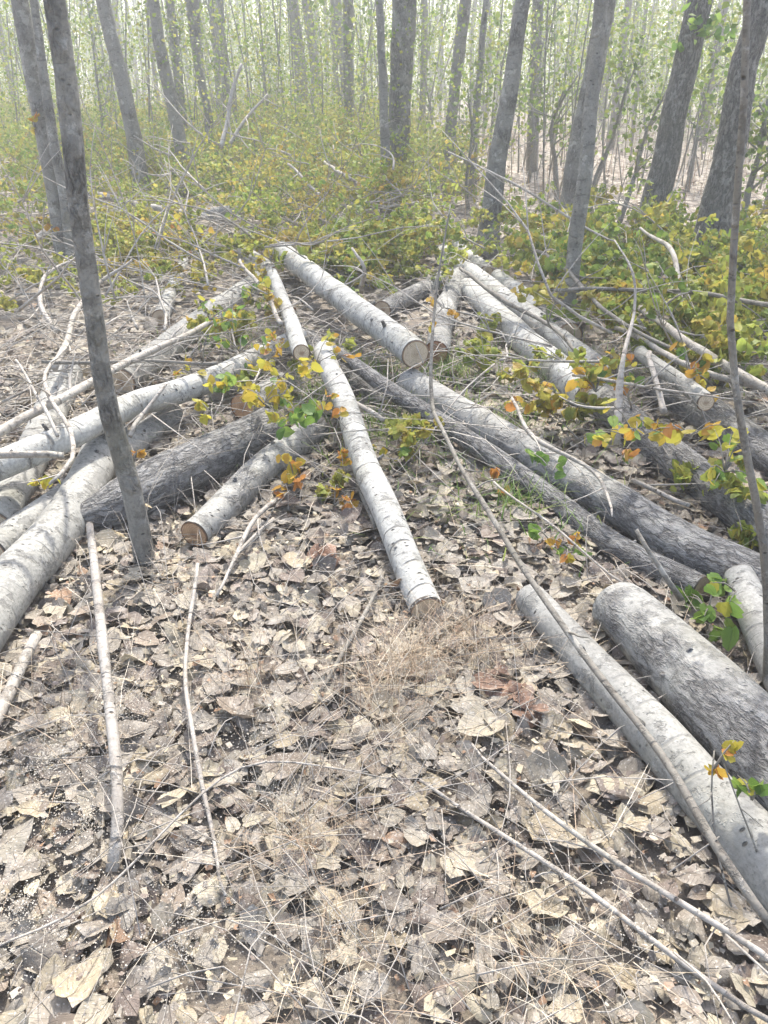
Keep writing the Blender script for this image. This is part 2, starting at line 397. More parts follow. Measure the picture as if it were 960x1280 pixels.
def rotmats(n, tilt, yaw=None):
    yaw = rng.uniform(0, 2 * np.pi, n) if yaw is None else yaw
    ax = rng.uniform(0, 2 * np.pi, n); tl = tilt
    cy, sy = np.cos(yaw), np.sin(yaw)
    Rz = np.zeros((n, 3, 3)); Rz[:, 0, 0] = cy; Rz[:, 0, 1] = -sy; Rz[:, 1, 0] = sy; Rz[:, 1, 1] = cy; Rz[:, 2, 2] = 1
    kx, ky = np.cos(ax), np.sin(ax); c, s_ = np.cos(tl), np.sin(tl)
    T = np.zeros((n, 3, 3)); T[:, 0, 0] = c + kx * kx * (1 - c); T[:, 0, 1] = kx * ky * (1 - c); T[:, 0, 2] = ky * s_
    T[:, 1, 0] = kx * ky * (1 - c); T[:, 1, 1] = c + ky * ky * (1 - c); T[:, 1, 2] = -kx * s_
    T[:, 2, 0] = -ky * s_; T[:, 2, 1] = kx * s_; T[:, 2, 2] = c
    return T @ Rz
class Scatter:
    """many transformed copies of a few quad shapes, joined into one mesh"""
    def __init__(s): s.V, s.F, s.U, s.C, s.n = [], [], [], [], 0
    def add(s, shape, pos, M, size, col):
        v, f, u = shape; n = len(pos)
        if n == 0: return
        X = np.einsum('nij,kj->nki', M, v) * size[:, None, None] + pos[:, None, :]
        k = len(v); s.V.append(X.reshape(-1, 3)); s.F.append((f[None] + (np.arange(n) * k)[:, None, None] + s.n).reshape(-1, f.shape[1]))
        s.U.append(np.tile(u, (n, 1))); s.C.append(np.repeat(col, k, axis=0)); s.n += n * k
    def build(s, name, mat, parent=None, smooth=True):
        return mesh(name, np.vstack(s.V), np.vstack(s.F), mat, parent, {'tint': ('FLOAT_COLOR', np.vstack(s.C))}, smooth, np.vstack(s.U))
DEADCOL = np.array([.95, .955, .895]) * np.array([(.23, .205, .185), (.28, .25, .22), (.17, .148, .135), (.35, .315, .265), (.45, .40, .32), (.25, .20, .165), (.14, .108, .10), (.40, .335, .24), (.31, .285, .26), (.52, .46, .35), (.20, .165, .155), (.28, .16, .095)])
DEADCOL = DEADCOL * .8 + DEADCOL.mean(0) * .2
DEADP = np.array([.14, .14, .10, .12, .09, .09, .07, .08, .08, .05, .03, .01]); DEADP /= DEADP.sum()
shapesA = [leaf_shape(6, 5, 100 + k, .25 + .15 * (k % 6), .07 + .025 * (k % 4)) for k in range(18)]
shapesB = [leaf_shape(4, 3, 200 + k, .7, .08) for k in range(8)]
leaf_meshes = []
for k, (v, f, u) in enumerate(shapesA):
    me = bpy.data.meshes.new('fallen_leaf'); me.from_pydata(v.tolist(), [], f.tolist())
    uvl = me.uv_layers.new(name='UVMap')
    for lp in me.loops: uvl.data[lp.index].uv = u[lp.vertex_index]
    me.materials.append(DEAD_OBJ)
    for p in me.polygons: p.use_smooth = True
    leaf_meshes.append(me)
def ghv(P): return np.array([gh(p[0], p[1]) for p in P])
def sample_area(y0, y1, dens, xm=.55, xadd=.9):
    A = (y1 - y0) * 2 * (xm * (y0 + y1) / 2 + xadd); n = int(A * dens)
    y = rng.uniform(y0, y1, n * 2); x = rng.uniform(-1, 1, n * 2) * (xm * y1 + xadd); ok = np.abs(x) < xm * y + xadd
    return np.stack([x[ok], y[ok]], 1)[:n]
near = sample_area(.1, 4.3, 680, .55, 1.5); n = len(near)
hgt = rng.uniform(0, .032, n) ; tilt = np.abs(rng.normal(0, .34, n)); size = rng.choice([.045, .058, .072, .086, .102], n, p=[.30, .27, .22, .14, .07]) * rng.uniform(.85, 1.15, n) * np.where(near[:, 1] < 1.1, .9, 1.04)
tint = DEADCOL[rng.choice(len(DEADCOL), n, p=DEADP)] * rng.uniform(.78, 1.2, (n, 1))
for u_, v_, rr_ in ((628, 865, .05), (655, 895, .05), (735, 350, .06), (400, 700, .05)):
    w_ = W(u_, v_); m_ = np.hypot(near[:, 0] - w_.x, near[:, 1] - w_.y) < rr_; tint[m_] = np.array([(.25, .15, .10)]) * rng.uniform(.8, 1.2, (m_.sum(), 1)); hgt[m_] += .015
pos = np.column_stack([near, ghv(near) + hgt + size * .03]); M = rotmats(n, tilt)
dep = pos[:, 1] * cp - (pos[:, 2] - CH) * sp
uu = 480 + F * pos[:, 0] / dep; vv = 640 - F * (pos[:, 1] * sp + (pos[:, 2] - CH) * cp) / dep
vis = (uu > 0) & (uu < 960) & (vv > 0) & (vv < 1290)
score = np.where(vis, size / dep, 0) * (1 + 9 * hgt)        # nearest, biggest, topmost
pick = np.argsort(-score)[:300]; isp = np.zeros(n, bool); isp[pick] = True
from mathutils import Matrix
for i in pick:
    o = bpy.data.objects.new('fallen_leaf', leaf_meshes[i % 18]); link(o); o.parent = ground
    m4 = Matrix(M[i].tolist()).to_4x4(); o.matrix_local = Matrix.Translation(pos[i].tolist()) @ m4 @ Matrix.Scale(float(size[i]), 4)
    o.color = (*[float(c) for c in tint[i]], 1)
sc = Scatter(); rest = np.where(~isp)[0]
for k in range(18):
    s_ = rest[rest % 18 == k]; sc.add(shapesA[k], pos[s_], M[s_], size[s_], tint[s_])
mid = sample_area(4.3, 9, 150, .6, 1); far = sample_area(9, 26, 16, .62, 1)
for arr, kk in ((mid, 1), (far, 2)):
    n = len(arr); size = rng.uniform(.05, .1, n) * (1 if kk == 1 else 1.25); tint = DEADCOL[rng.choice(len(DEADCOL), n, p=DEADP)] * rng.uniform(.75, 1.15, (n, 1))
    pos2 = np.column_stack([arr, ghv(arr) + rng.uniform(0, .05, n) + .01]); M2 = rotmats(n, np.abs(rng.normal(0, .35, n)))
    for k in range(8):
        s_ = np.arange(k, n, 8); sc.add(shapesB[k], pos2[s_], M2[s_], size[s_], tint[s_])
lit = sc.build('leaf_litter', DEAD, ground); lit['kind'] = 'stuff'

# broken leaf bits and sawdust chips
chip = (np.array([(-.5, -.3, 0), (.5, -.2, .05), (.35, .35, 0), (-.4, .3, .1)]), np.array([(0, 1, 2, 3)]), np.array([(0, 0)] * 4))
sc = Scatter(); cps = []
for (u, v, r, nn) in [(150, 900, .2, 4500), (60, 960, .16, 3500), (330, 930, .15, 1600), (110, 1040, .1, 1500), (30, 1150, .12, 1500), (230, 1190, .1, 1300), (370, 1010, .1, 1200), (500, 880, .3, 900), (60, 1180, .25, 1200), (250, 1130, .3, 1000), (640, 1030, .25, 700), (420, 1180, .3, 1200), (700, 900, .3, 700), (300, 760, .35, 800), (540, 700, .35, 600), (600, 480, .35, 900), (560, 430, .4, 600), (780, 1180, .25, 700)]:
    p = W(u, v); a = rng.uniform(0, 2 * np.pi, nn); q = np.abs(rng.normal(0, r, nn)); cps.append(np.column_stack([p.x + q * np.cos(a), p.y + q * np.sin(a)]))
cps = np.vstack(cps); n = len(cps); cc = np.array([(.46, .43, .37), (.38, .35, .29), (.33, .28, .22), (.50, .47, .41)])[rng.integers(0, 4, n)]
sc.add(chip, np.column_stack([cps, ghv(cps) + rng.uniform(.02, .06, n)]), rotmats(n, rng.uniform(0, 1.2, n)), rng.uniform(.001, .004, n), cc)
tag(sc.build('sawdust', STRAW, None, False), 'pale sawdust and wood chips sprinkled over the dead leaves', 'sawdust', kind='stuff')
sc = Scatter(); p_ = sample_area(.2, 5, 2000, .55, 1.3); n = len(p_)
sc.add(chip, np.column_stack([p_, ghv(p_) + rng.uniform(.005, .036, n)]), rotmats(n, rng.uniform(0, 1.3, n)), rng.uniform(.004, .024, n), DEADCOL[rng.integers(0, 12, n)] * rng.uniform(.8, 1.35, (n, 1)))
b_ = sc.build('leaf_crumbs', DEAD, ground, False); b_['kind'] = 'stuff'

# ------------------------------------------------------------------ the felled logs
G1 = 'felled poplar logs lying on the forest floor'
log('slender white log pointing at the camera in the middle, sawn face nearest, leaves around it', [(404, 437, .25, 25), (430, 505, .19, 29), (460, 588, .13, 34), (500, 680, .09, 38), (533, 762, 'g', 42)], (.05, .1), 6, G1)
log('thick pale log high on the pile with round sawn face beside the reddish one', [(352, 314, .18, 24), (430, 375, .21, 31), (519, 443, .25, 37)], (.05, .12), 4, G1)
log('short log with reddish brown sawn face tucked behind the thick pale log', [(572, 345, 'g', 22), (558, 385, 'g', 27), (545, 441, .1, 31)], (.5, .45), 1, G1)
log('long thick log running right from the middle, pale smooth far end, dark rough near end', [(512, 481, 'g', 42), (595, 530, 'g', 44), (680, 578, 'g', 46), (756, 619, 'g', 50), (849, 677, 'g', 58), (922, 715, 'g', 62), (1000, 755, 'g', 66)], (0, .95), 4, G1)
log('thin dark grey log lying along the left side of the long thick log', [(415, 437, .21, 14), (475, 480, .16, 20), (540, 520, .12, 23), (600, 560, .09, 25), (675, 613, 'g', 28), (769, 680, 'g', 31), (875, 735, 'g', 35)], (.62, .8), 4, G1)
log('pale tapering log at the lower right corner, nearest to the camera', [(662, 747, 'g', 40), (818, 921, 'g', 64), (935, 1043, 'g', 80), (1080, 1195, 'g', 104)], (.12, .2), 4, G1)
log('fat grey log with wrinkled bark darkened for shade beside the lower right corner log', [(770, 757, 'g', 68), (877, 863, 'g', 100), (965, 950, 'g', 120), (1080, 1060, 'g', 150)], (.36, .85), 2, G1)  # wrinkled bark; higher rough values also paint in the shade it lies in
log('long white ringed log right of centre, stopping short of the lower right leaves', [(583, 360, 'g', 25), (650, 420, 'g', 33), (738, 497, 'g', 42)], (0, .02), 3, G1)
log('white log with dark rings lying just behind the long white ringed log', [(553, 316, 'g', 22), (615, 362, 'g', 25), (690, 417, 'g', 28), (762, 474, 'g', 32)], (0, .3), 3, G1, (1, 0))
log('small far white log behind the others with a thin upright twig at its end', [(566, 301, 'g', 14), (608, 340, 'g', 17)], (0, .1), 1, G1)
log('rough grey log lying between green leaves and the white ringed logs', [(622, 345, 'g', 17), (660, 378, 'g', 26), (712, 420, 'g', 34)], (0, .75), 2, G1)
log('thick dark grey log half hidden by orange leaves on the right', [(748, 500, 'g', 43), (835, 568, 'g', 47), (930, 640, 'g', 50), (1010, 700, 'g', 54)], (.6, .8), 2, G1)
log('short pale log on top of the leaves at the right with small yellow sawn face', [(800, 440, .2, 16), (882, 503, .25, 23)], (.1, .2), 2, G1)
log('dark grey log at the right edge behind the leaning thin stem', [(825, 482, 'g', 42), (900, 528, 'g', 46), (1010, 600, 'g', 50)], (.6, .8), 1, G1)
log('pale log end poking in at the right edge above the fat grey log', [(925, 722, .10, 40), (965, 815, .08, 46), (1010, 905, .06, 52)], (.2, .3), 0, G1)
log('small white log hanging over the pile with pale round sawn face, left of the middle', [(340, 342, .22, 14), (360, 392, .27, 18), (377, 441, .32, 22)], (0, .05), 2, G1)
log('short thin white log lying alone among yellow leaves at the left', [(230, 325, 'g', 11), (200, 397, 'g', 20)], (0, .3), 1, G1)
log('thick pale log with wide tan sawn face beside the near standing sapling', [(325, 350, 'g', 24), (245, 408, 'g', 33), (152, 478, 'g', 38)], (.25, .1), 3, G1)
log('long mottled white and grey log crossing the left pile up to the middle', [(-60, 606, .25, 38), (35, 566, .25, 36), (94, 542, .25, 34), (162, 508, .22, 32), (256, 478, .16, 30), (319, 448, .12, 26), (375, 420, .11, 22)], (.15, .12), 6, G1)
log('thick smooth pale log entering from the lower left edge', [(-70, 845, 'g', 84), (22, 720, 'g', 66), (91, 637, 'g', 54), (138, 535, .11, 42)], (.05, .15), 4, G1)
log('pale log under the crossing ones at the left, its far end rounded', [(84, 468, 'g', 38), (45, 560, 'g', 42), (-10, 660, 'g', 50)], (.1, .1), 2, G1)
log('pale grey log squeezed between the left logs, mostly covered', [(215, 515, 'g', 30), (110, 600, 'g', 38), (-10, 690, 'g', 46)], (.3, .3), 1, G1)
log('short fat rough barked log behind the near standing sapling', [(92, 650, .06, 26), (150, 629, 'g', 60), (200, 603, 'g', 64), (248, 579, 'g', 61), (336, 533, 'g', 50)], (.85, .85), 1, G1)
log('hidden log showing only its orange brown sawn face above the rough barked log', [(355, 480, 'g', 30), (303, 508, .12, 33)], (.4, .4), 0, G1)
log('log with heart-rotted sawn face lying in front of the rough barked log', [(395, 535, 'g', 38), (320, 593, 'g', 40), (243, 668, 'g', 38)], (.45, .2), 3, G1)
log('far log with tiny bright round sawn face above the yellow leaves at the left', [(250, 268, .18, 12), (299, 263, .2, 14)], (0, .1), 0, G1)
log('distant bleached log crumbling among the leaves just left of the big straight tree', [(455, 287, 'g', 11), (500, 313, 'g', 15)], (.2, .5), 1, G1)
log('grey weathered log lying crosswise behind the reddish sawn face', [(478, 388, 'g', 24), (562, 345, 'g', 20)], (.5, .6), 1, G1)
log('dark log running under the slender white log', [(385, 425, 'g', 26), (450, 478, 'g', 27), (485, 505, 'g', 24)], (.7, .7), 0, G1)
log('pale broken log end right behind the small hanging white log', [(296, 312, 'g', 20), (345, 345, 'g', 24)], (.1, .4), 1, G1)
log('white log peeping from leaves at the far end of the thick pale log', [(305, 292, .15, 9), (352, 317, .17, 15)], (.1, .2), 1, G1)

# ------------------------------------------------------------------ loose poles and bare branches
stick('long thin pale pole crossing the left logs from the left edge', [(-30, 560, .30, 13), (60, 508, .32, 12), (160, 452, .30, 10), (290, 390, .25, 6)], twigs=4)
stick('thin bare branch lying level behind the near standing sapling', [(52, 452, .32, 5), (150, 452, .3, 5), (272, 454, .3, 4)], TWIGB, 5)
stick('straight pale pole at the far left edge pointing into the wood', [(-40, 345, .12, 11), (62, 288, .2, 8)], twigs=1)
stick('grey pole lying flat behind the far trees at the left', [(104, 238, .25, 8), (180, 258, .22, 9), (287, 275, .18, 8)], twigs=1, rough=.4)
stick('dark pole sloping down below the grey flat pole', [(100, 236, .3, 6), (195, 292, .12, 7), (225, 310, .08, 6)], TWIGB, 2, rough=.5)
stick('stub of pale pole touching the left edge below the white logs', [(-20, 574, .42, 10), (80, 570, .4, 9)], twigs=0)
stick('upright stick with brown foot standing left in the leaf litter', [(112, 655, .30, 9), (128, 800, .22, 13), (147, 990, .10, 15), (140, 1090, .02, 16)], TWIG, 0, wob=.006, name='stick', cat='stick')
stick('short thick stick at the left edge below the smooth pale log', [(-20, 935, .04, 19), (46, 793, .06, 13)], TWIG, 0, name='stick', cat='stick')
stick('thin wavy stick lying left of the middle in the leaf litter', [(247, 705, .1, 5), (232, 800, .06, 5), (245, 930, .07, 6), (272, 1045, .03, 5), (282, 1120, .04, 4)], TWIG, 1, name='stick', cat='stick')
stick('long bent sapling stem running from the sawn faces down to the lower right corner', [(563, 255, 'Y3.3', 2), (545, 365, 'Y3.1', 3), (539, 447, 'Y2.9', 4.5), (541, 507, 'Y2.75', 5), (551, 533, .40, 5), (577, 585, .38, 6), (612, 640, .35, 7), (655, 712, .32, 8), (740, 833, .29, 9), (827, 943, .27, 10), (893, 1053, .25, 12), (970, 1165, .2, 14)], TWIGB, 5, wob=.006, tl=.12)
stick('thin twig crossing the lower right leaf litter, upper one of two', [(590, 930, .06, 3), (690, 1015, .08, 6), (830, 1115, .07, 8), (990, 1225, .05, 9)], TWIG, 1, name='stick', cat='stick')
stick('thin twig crossing the lower right leaf litter, lower one of two', [(525, 975, .05, 4), (640, 1050, .07, 6), (770, 1140, .07, 7), (970, 1280, .05, 8)], TWIG, 1, name='stick', cat='stick')
stick('forked white branch hanging with a blunt sawn foot among leaves at the right', [(768, 300, 'Y3.7', 1.5), (791, 342, 'Y3.5', 3), (793, 390, 'Y3.4', 4), (780, 445, 'Y3.1', 6), (774, 490, 'Y3', 10), (770, 556, 'Y2.85', 11)], TWIG, 4, wob=.004)
stick('thin white branch dropping between the forked branch and the small sawn face', [(812, 440, .35, 6), (830, 515, .25, 9)], TWIG, 1)
stick('pale pole slanting down to the right edge above the dark grey log', [(800, 385, .3, 8), (880, 440, .3, 11), (985, 500, .25, 13)], TWIG, 3)
stick('second pale pole slanting to the right edge just below the first', [(770, 410, .2, 6), (860, 455, .25, 8), (985, 490, .25, 10)], TWIG, 2)
stick('short forked snag sticking out right of the upper slender white log', [(438, 500, .2, 6), (455, 512, .2, 6), (479, 525, .2, 6)], TWIG, 0)
stick('thin straight twig from the thin dark log down to the lower right pale log', [(615, 600, .15, 3), (680, 650, .15, 3), (780, 730, .12, 3)], TWIG, 1)
stick('upright leafy shoot growing before the lower right corner log', [(893, 938, .27, 2), (890, 990, .20, 2), (898, 1070, .1, 3), (925, 1170, .0, 3)], TWIGB, 2, wob=.002, tl=.06, name='shoot', cat='shoot')
stick('second thin shoot curving up beside the leafy one at the lower right', [(905, 955, .25, 2), (925, 1010, .2, 2), (950, 1075, .1, 3), (975, 1150, .0, 3)], TWIGB, 2, wob=.002, tl=.06, name='shoot', cat='shoot')
stick('dark stick leaning on the lower end of the thin dark grey log', [(795, 662, .28, 5), (825, 705, .2, 6), (852, 750, .1, 8)], TWIGB, 0)
stick('broken pale branch across the rough log left of the smooth pale bark', [(640, 498, .3, 4), (665, 545, .26, 6), (740, 590, .2, 5), (765, 645, .2, 3)], TWIG, 3)
stick('short whitish stick lying beside the dark grey log at the right', [(790, 600, .1, 6), (862, 632, .08, 6)], TWIG, 1)
stick('level thin branch stretching to the right edge over green leaves', [(695, 363, .35, 5), (830, 362, .42, 5), (1000, 390, .5, 7)], TWIGB, 5)
stick('thin long branch arching over the yellow leaves to the right of the pale trees', [(560, 190, 'Y6', 2), (640, 228, 'Y5.8', 3), (720, 275, 'Y5.6', 3), (770, 302, 'Y5.4', 2)], TWIG, 1)
stick('curved white branch end rising at the right between leaves', [(800, 285, .5, 3), (835, 310, .5, 6), (850, 345, .4, 7), (850, 390, .25, 7)], TWIG, 2)
stick('thin leaning branch against the small hanging white log', [(300, 325, .3, 4), (325, 360, .3, 5), (352, 405, .3, 6)], TWIG, 2)
stick('hooked white branch curling round at the far left', [(90, 325, .4, 3), (58, 345, .35, 5), (52, 380, .25, 6), (72, 415, .15, 7)], TWIG, 2)
stick('crooked white branch rising beside the near sapling from the left logs', [(165, 325, .5, 3), (125, 350, .4, 5), (95, 395, .3, 7), (68, 460, .25, 9)], TWIG, 4)
stick('bent thin white branch lying on the left logs', [(85, 430, .4, 3), (55, 470, .38, 5), (82, 530, .34, 6), (92, 575, .32, 6), (62, 605, .3, 4)], TWIG, 3)
stick('second bent white twig standing on the left logs', [(20, 450, .42, 3), (50, 500, .38, 4), (72, 545, .32, 5)], TWIG, 2)
stick('pale twig stuck in the crossing mottled log', [(208, 480, .42, 3), (185, 510, .35, 5), (163, 545, .3, 6)], TWIG, 1)
stick('curved bare branch among far yellow leaves left of the middle', [(440, 310, .5, 3), (455, 335, .4, 5), (452, 365, .2, 6)], TWIG, 2)
stick('pale dead branch leaning up in the background by the far trunks', [(302, 80, 'Y10', 4), (287, 130, 'Y9.8', 5), (277, 185, 'Y9.5', 6)], TWIG, 3, tl=.5)
stick('second pale dead branch leaning right in the background', [(335, 118, 'Y10', 3), (305, 150, 'Y9.8', 4), (285, 182, 'Y9.6', 5)], TWIG, 3, tl=.5)
stick('grey branch sticking out of the far brush in the centre', [(395, 195, .5, 3), (430, 220, .5, 5), (455, 237, .3, 7)], TWIG, 5, tl=.5)
stick('pale branch in the far brush left of the two thin trunks', [(360, 205, .6, 3), (400, 245, .4, 4), (405, 280, .2, 4)], TWIG, 4, tl=.4)
stick('dry stick lying on the leaves below the heart-rotted face', [(345, 625, .06, 6), (310, 660, .06, 6), (270, 745, .03, 4)], TWIG, 2, name='stick', cat='stick')
stick('white twig next to the dry stick below the heart-rotted face', [(342, 648, .04, 4), (300, 690, .05, 4), (285, 720, .04, 3)], TWIG, 1, name='stick', cat='stick')
stick('thin brown stick pointing to the end of the slender white log', [(480, 715, .04, 5), (440, 790, .04, 6), (400, 865, .03, 5)], TWIGB, 0, name='stick', cat='stick')
stick('broken grey stick between the slender white log and the rough log', [(440, 500, .1, 5), (445, 580, .08, 7), (470, 660, .05, 6)], TWIGB, 1, name='stick', cat='stick')
stick('thin twig bridging leaf litter at the lower left', [(-20, 1190, .1, 3), (120, 1120, .08, 3), (300, 960, .1, 3), (460, 965, .06, 2)], TWIG, 1, name='stick', cat='stick', wob=.004)
stick('thin branch running through the small sawn face over the right logs', [(640, 300, .3, 3), (700, 330, .35, 5), (760, 390, .35, 5), (850, 440, .3, 4)], TWIGB, 4)
stick('dark crooked branch across the white ringed logs', [(575, 335, .25, 4), (625, 372, .24, 6), (690, 410, .22, 5), (720, 440, .2, 4)], TWIGB, 3)

acc = Acc(); rb = random.Random(4)
for i in range(260):
    u, v = rb.uniform(120, 600), 165 + 180 * rb.random() ** 1.2
    if i % 4 == 0: u, v = rb.uniform(0, 400), rb.uniform(290, 520)
    if i % 6 == 1: u, v = rb.uniform(600, 960), rb.uniform(300, 560)
    p = W(u, v); p.z = rb.uniform(.03, .45) * (1.7 if v < 290 else 1); d = Vector((rb.gauss(-.3, .8), rb.gauss(0, .8), rb.uniform(-.1, .45))).normalized(); L = rb.uniform(.4, 1.5); pp = [p]
    for j in range(4): d = (d + Vector((rb.gauss(0, .22), rb.gauss(0, .22), rb.gauss(0, .18)))).normalized(); p = p + d * L / 4; p.z = max(p.z, .03); pp.append(p)
    r = rb.uniform(.003, .009) * (1.6 if v < 290 else 1); acc.add(tube(pp, [r, r * .85, r * .65, r * .45, r * .2], 6, .12, .1, 5, i))
    for j in range(3):
        k = rb.randrange(1, 4); e = pp[k] + (d + Vector((rb.gauss(0, .7), rb.gauss(0, .7), rb.uniform(0, .7)))).normalized() * L * .3; acc.add(tube([pp[k], pp[k].lerp(e, .5) + Vector((0, 0, .02)), e], [r * .5, r * .35, r * .12], 4, .1))
tag(acc.build('brushwood', TWIG, None, 0), 'bleached bare branches tangled through the felled crowns', 'brushwood', kind='stuff')

# ------------------------------------------------------------------ standing trees
def crown_acc(top, H, rr, r0, n=9):
    """limbs and twigs above the frame; returns stem acc and leaf positions"""
    acc = Acc(); tips = []
    for k in range(n):
        h = rr.uniform(.45, .98); p = top(h); a = rr.uniform(0, 6.28); el = rr.uniform(.5, 1.1); L = (1.15 - h) * rr.uniform(1.8, 3.6)
        d = Vector((math.cos(a) * math.cos(el), math.sin(a) * math.cos(el), math.sin(el))); pp = [p]; q = p.copy()
        for j in range(3):
            d = (d + Vector((rr.uniform(-.2, .2), rr.uniform(-.2, .2), .15))).normalized(); q = q + d * L / 3; pp.append(q.copy())
        rb = r0 * (1 - h * .75) * .45; acc.add(tube(pp, [rb, rb * .7, rb * .45, rb * .2], 5, .5))
        for j in range(3):
            s = pp[rr.randrange(1, 4)]; e = s + Vector((rr.uniform(-1, 1), rr.uniform(-1, 1), rr.uniform(.1, 1))) * L * .25
            acc.add(tube([s, e], [rb * .25, rb * .08], 4, 1)); tips += [s.lerp(e, x) for x in (.4, .7, 1)]
        tips += pp[1:]
    return acc, tips
leafq = (np.array([(0, -.5, 0), (.38, -.1, .05), (0, .5, -.05), (-.38, -.1, .05)]), np.array([(0, 1, 2, 3)]), np.array([(.5, 0), (.9, .4), (.5, 1), (.1, .4)]))
GREEN = np.array([(.16, .24, .045), (.22, .29, .06), (.11, .18, .04), (.28, .32, .07), (.19, .26, .08)])
def canopy_leaves(tips, n, size, spread, root, loc, pal=GREEN, name='foliage'):
    T = np.array([tuple(t) for t in tips]); ii = rng.integers(0, len(T), n)
    p = T[ii] + rng.normal(0, spread, (n, 3)) - np.array(loc)
    sc = Scatter(); sc.add(leafq, p, rotmats(n, rng.uniform(0, 2.6, n)), rng.uniform(.7, 1.3, n) * size, pal[rng.integers(0, len(pal), n)] * rng.uniform(.7, 1.25, (n, 1)))
    o = sc.build(name, FRESH, root, False); o['kind'] = 'stuff'; return o
def tree(label, pts, Hm=14, mat=BARKD, rough=.35, limbs=8, leaves=500, group='poplar trees left standing', seg=16, flare=1.5, cat='tree', name='poplar_tree'):
    """pts: (u, v, width px), foot first; the trunk stands at the distance of its foot"""
    b = W(pts[0][0], pts[0][1], 0); Y = b.y; P = [b]; 
    for (u, v, wd) in pts[1:]: P.append(WY(u, v, Y))
    for p in P[:1]: p.z = gh(p.x, p.y) - .05
    rad = [q[2] / 2 * depth(p) / F for q, p in zip(pts, P)]
    foot = P[0].copy(); P2, r2 = [P[0]], [rad[0] * flare]
    k = min(.35, (P[1].z - P[0].z) * .3); P2.append(P[0].lerp(P[1], k / max(.01, (P[1].z - P[0].z)))); r2.append(rad[0]); P2 += P[1:]; r2 += rad[1:]
    d = (P2[-1] - P2[-2]); d = Vector((d.x, d.y, d.z)) / max(d.z, .01); rt = r2[-1]; z = P2[-1].z; q = P2[-1].copy(); rr = random.Random(label)
    d.x = max(-.12, min(.12, d.x)); hh = Hm - z; 
    for j in range(1, 6):
        f = j / 5; dz = hh / 5; q = q + Vector((d.x * dz * (1 - .6 * f) + rr.uniform(-.05, .05), rr.uniform(-.08, .08), dz)); P2.append(q.copy()); r2.append(rt * (1 - .82 * f))
    root = empty(name, foot, label, cat, group); sd_ = len(LOGS) + 1; LOGS.append(([], []))
    Acc().add(tube(P2, r2, seg, .12 if Y < 12 else .3, .05, 2, sd_, wob=.02)).build('trunk', mat, root, rough, foot)
    top = lambda h: P2[-6].lerp(P2[-1], max(0, (h * Hm - P2[-6].z) / (Hm - P2[-6].z)))
    if limbs:
        acc, tips = crown_acc(top, Hm, rr, rt * 1.3, limbs); acc.build('limbs', mat, root, .2, foot)['kind'] = 'stuff'
        if leaves: canopy_leaves(tips, leaves, .085, .28, root, foot)
    return root
tree('slim near sapling trunk leaning at the left between the rough log and the camera', [(182, 700, 26), (172, 650, 25), (140, 520, 25), (117, 400, 24), (99, 250, 25), (87, 120, 27), (68, 0, 26)], 7, rough=.5, limbs=5, leaves=120, flare=1.35)
tree('grey trunk at the left edge just behind the near sapling, with a twin stem', [(88, 348, 29), (70, 220, 26), (45, 110, 22), (22, 0, 21)], 11, rough=.35, leaves=260)
tree('thin second stem beside the left edge trunk, almost hidden by the near sapling', [(96, 352, 16), (82, 260, 14), (58, 120, 12), (42, 0, 10)], 9, leaves=160, limbs=5)
tree('leaning grey tree behind the flat grey pole, third trunk from the left', [(181, 262, 22), (163, 150, 19), (128, 0, 17)], 14)
tree('slightly curved grey tree right of the leaning one, next to the far small sawn face', [(237, 246, 20), (222, 160, 16), (203, 70, 16), (192, 0, 14)], 14)
tree('slender tree rising from brush with a kinked lower stem', [(265, 225, 13), (260, 140, 10), (247, 80, 9), (240, 0, 17)], 15, seg=10)
tree('very thin straight trunk just right of the kinked one', [(276, 178, 9), (272, 90, 8), (263, 0, 7)], 15, seg=10)
tree('mid-distance straight trunk left of a close pair', [(379, 170, 18), (375, 80, 15), (365, 0, 15)], 15, seg=12)
tree('left stem of the close pair of trunks near the top centre', [(401, 172, 15), (393, 80, 12), (383, 0, 12)], 15, seg=12)
tree('right stem of the close pair with a fork at the top', [(436, 172, 14), (430, 80, 12), (420, 0, 14)], 15, seg=12)
tree('thick straight upright trunk at the top centre', [(496, 235, 28), (500, 120, 27), (506, 0, 31)], 16, rough=.55)
tree('thin trunk directly in front of the thick upright one', [(484, 262, 14), (480, 130, 11), (474, 0, 10)], 12, limbs=5, leaves=200, seg=10)
tree('slim trunk between the thick upright one and the grey leaning one', [(561, 240, 16), (566, 130, 14), (581, 0, 15)], 15, seg=12)
tree('faint thin trunk leaning right, just right of the slim trunk', [(589, 245, 9), (597, 120, 8), (608, 0, 8)], 14, seg=10)
tree('grey leaning tree standing by the far ends of the white logs', [(608, 316, 27), (622, 200, 23), (640, 90, 20), (655, 0, 19)], 15, rough=.5)
tree('slim dark stem rising from leaves in front of the thick pale leaning trunk', [(708, 405, 17), (722, 280, 19), (738, 150, 18), (752, 0, 17)], 10, rough=.3, limbs=5, leaves=160)
tree('thick trunk hidden partly behind the slim dark stem', [(712, 272, 30), (727, 170, 26), (758, 0, 24)], 15, rough=.5)
tree('thick leaning trunk with grey furrowed bark right of the slim dark stem', [(812, 296, 36), (838, 170, 32), (875, 0, 31)], 16, rough=.7)
tree('thickest trunk at the right, leaning right, furrowed at the foot', [(878, 345, 46), (905, 220, 37), (930, 90, 34), (955, 0, 34)], 16, rough=.75)
tree('trunk behind at the top right edge', [(975, 262, 30), (985, 130, 28), (1005, 0, 26)], 15, rough=.5)
tree('thin bare sapling stem nearest at the right edge', [(966, 870, 10), (954, 740, 10), (937, 560, 9.5), (922, 400, 9), (930, 190, 9), (941, 0, 9)], 6, TWIGB, .3, 3, 40, flare=1.0, seg=10)

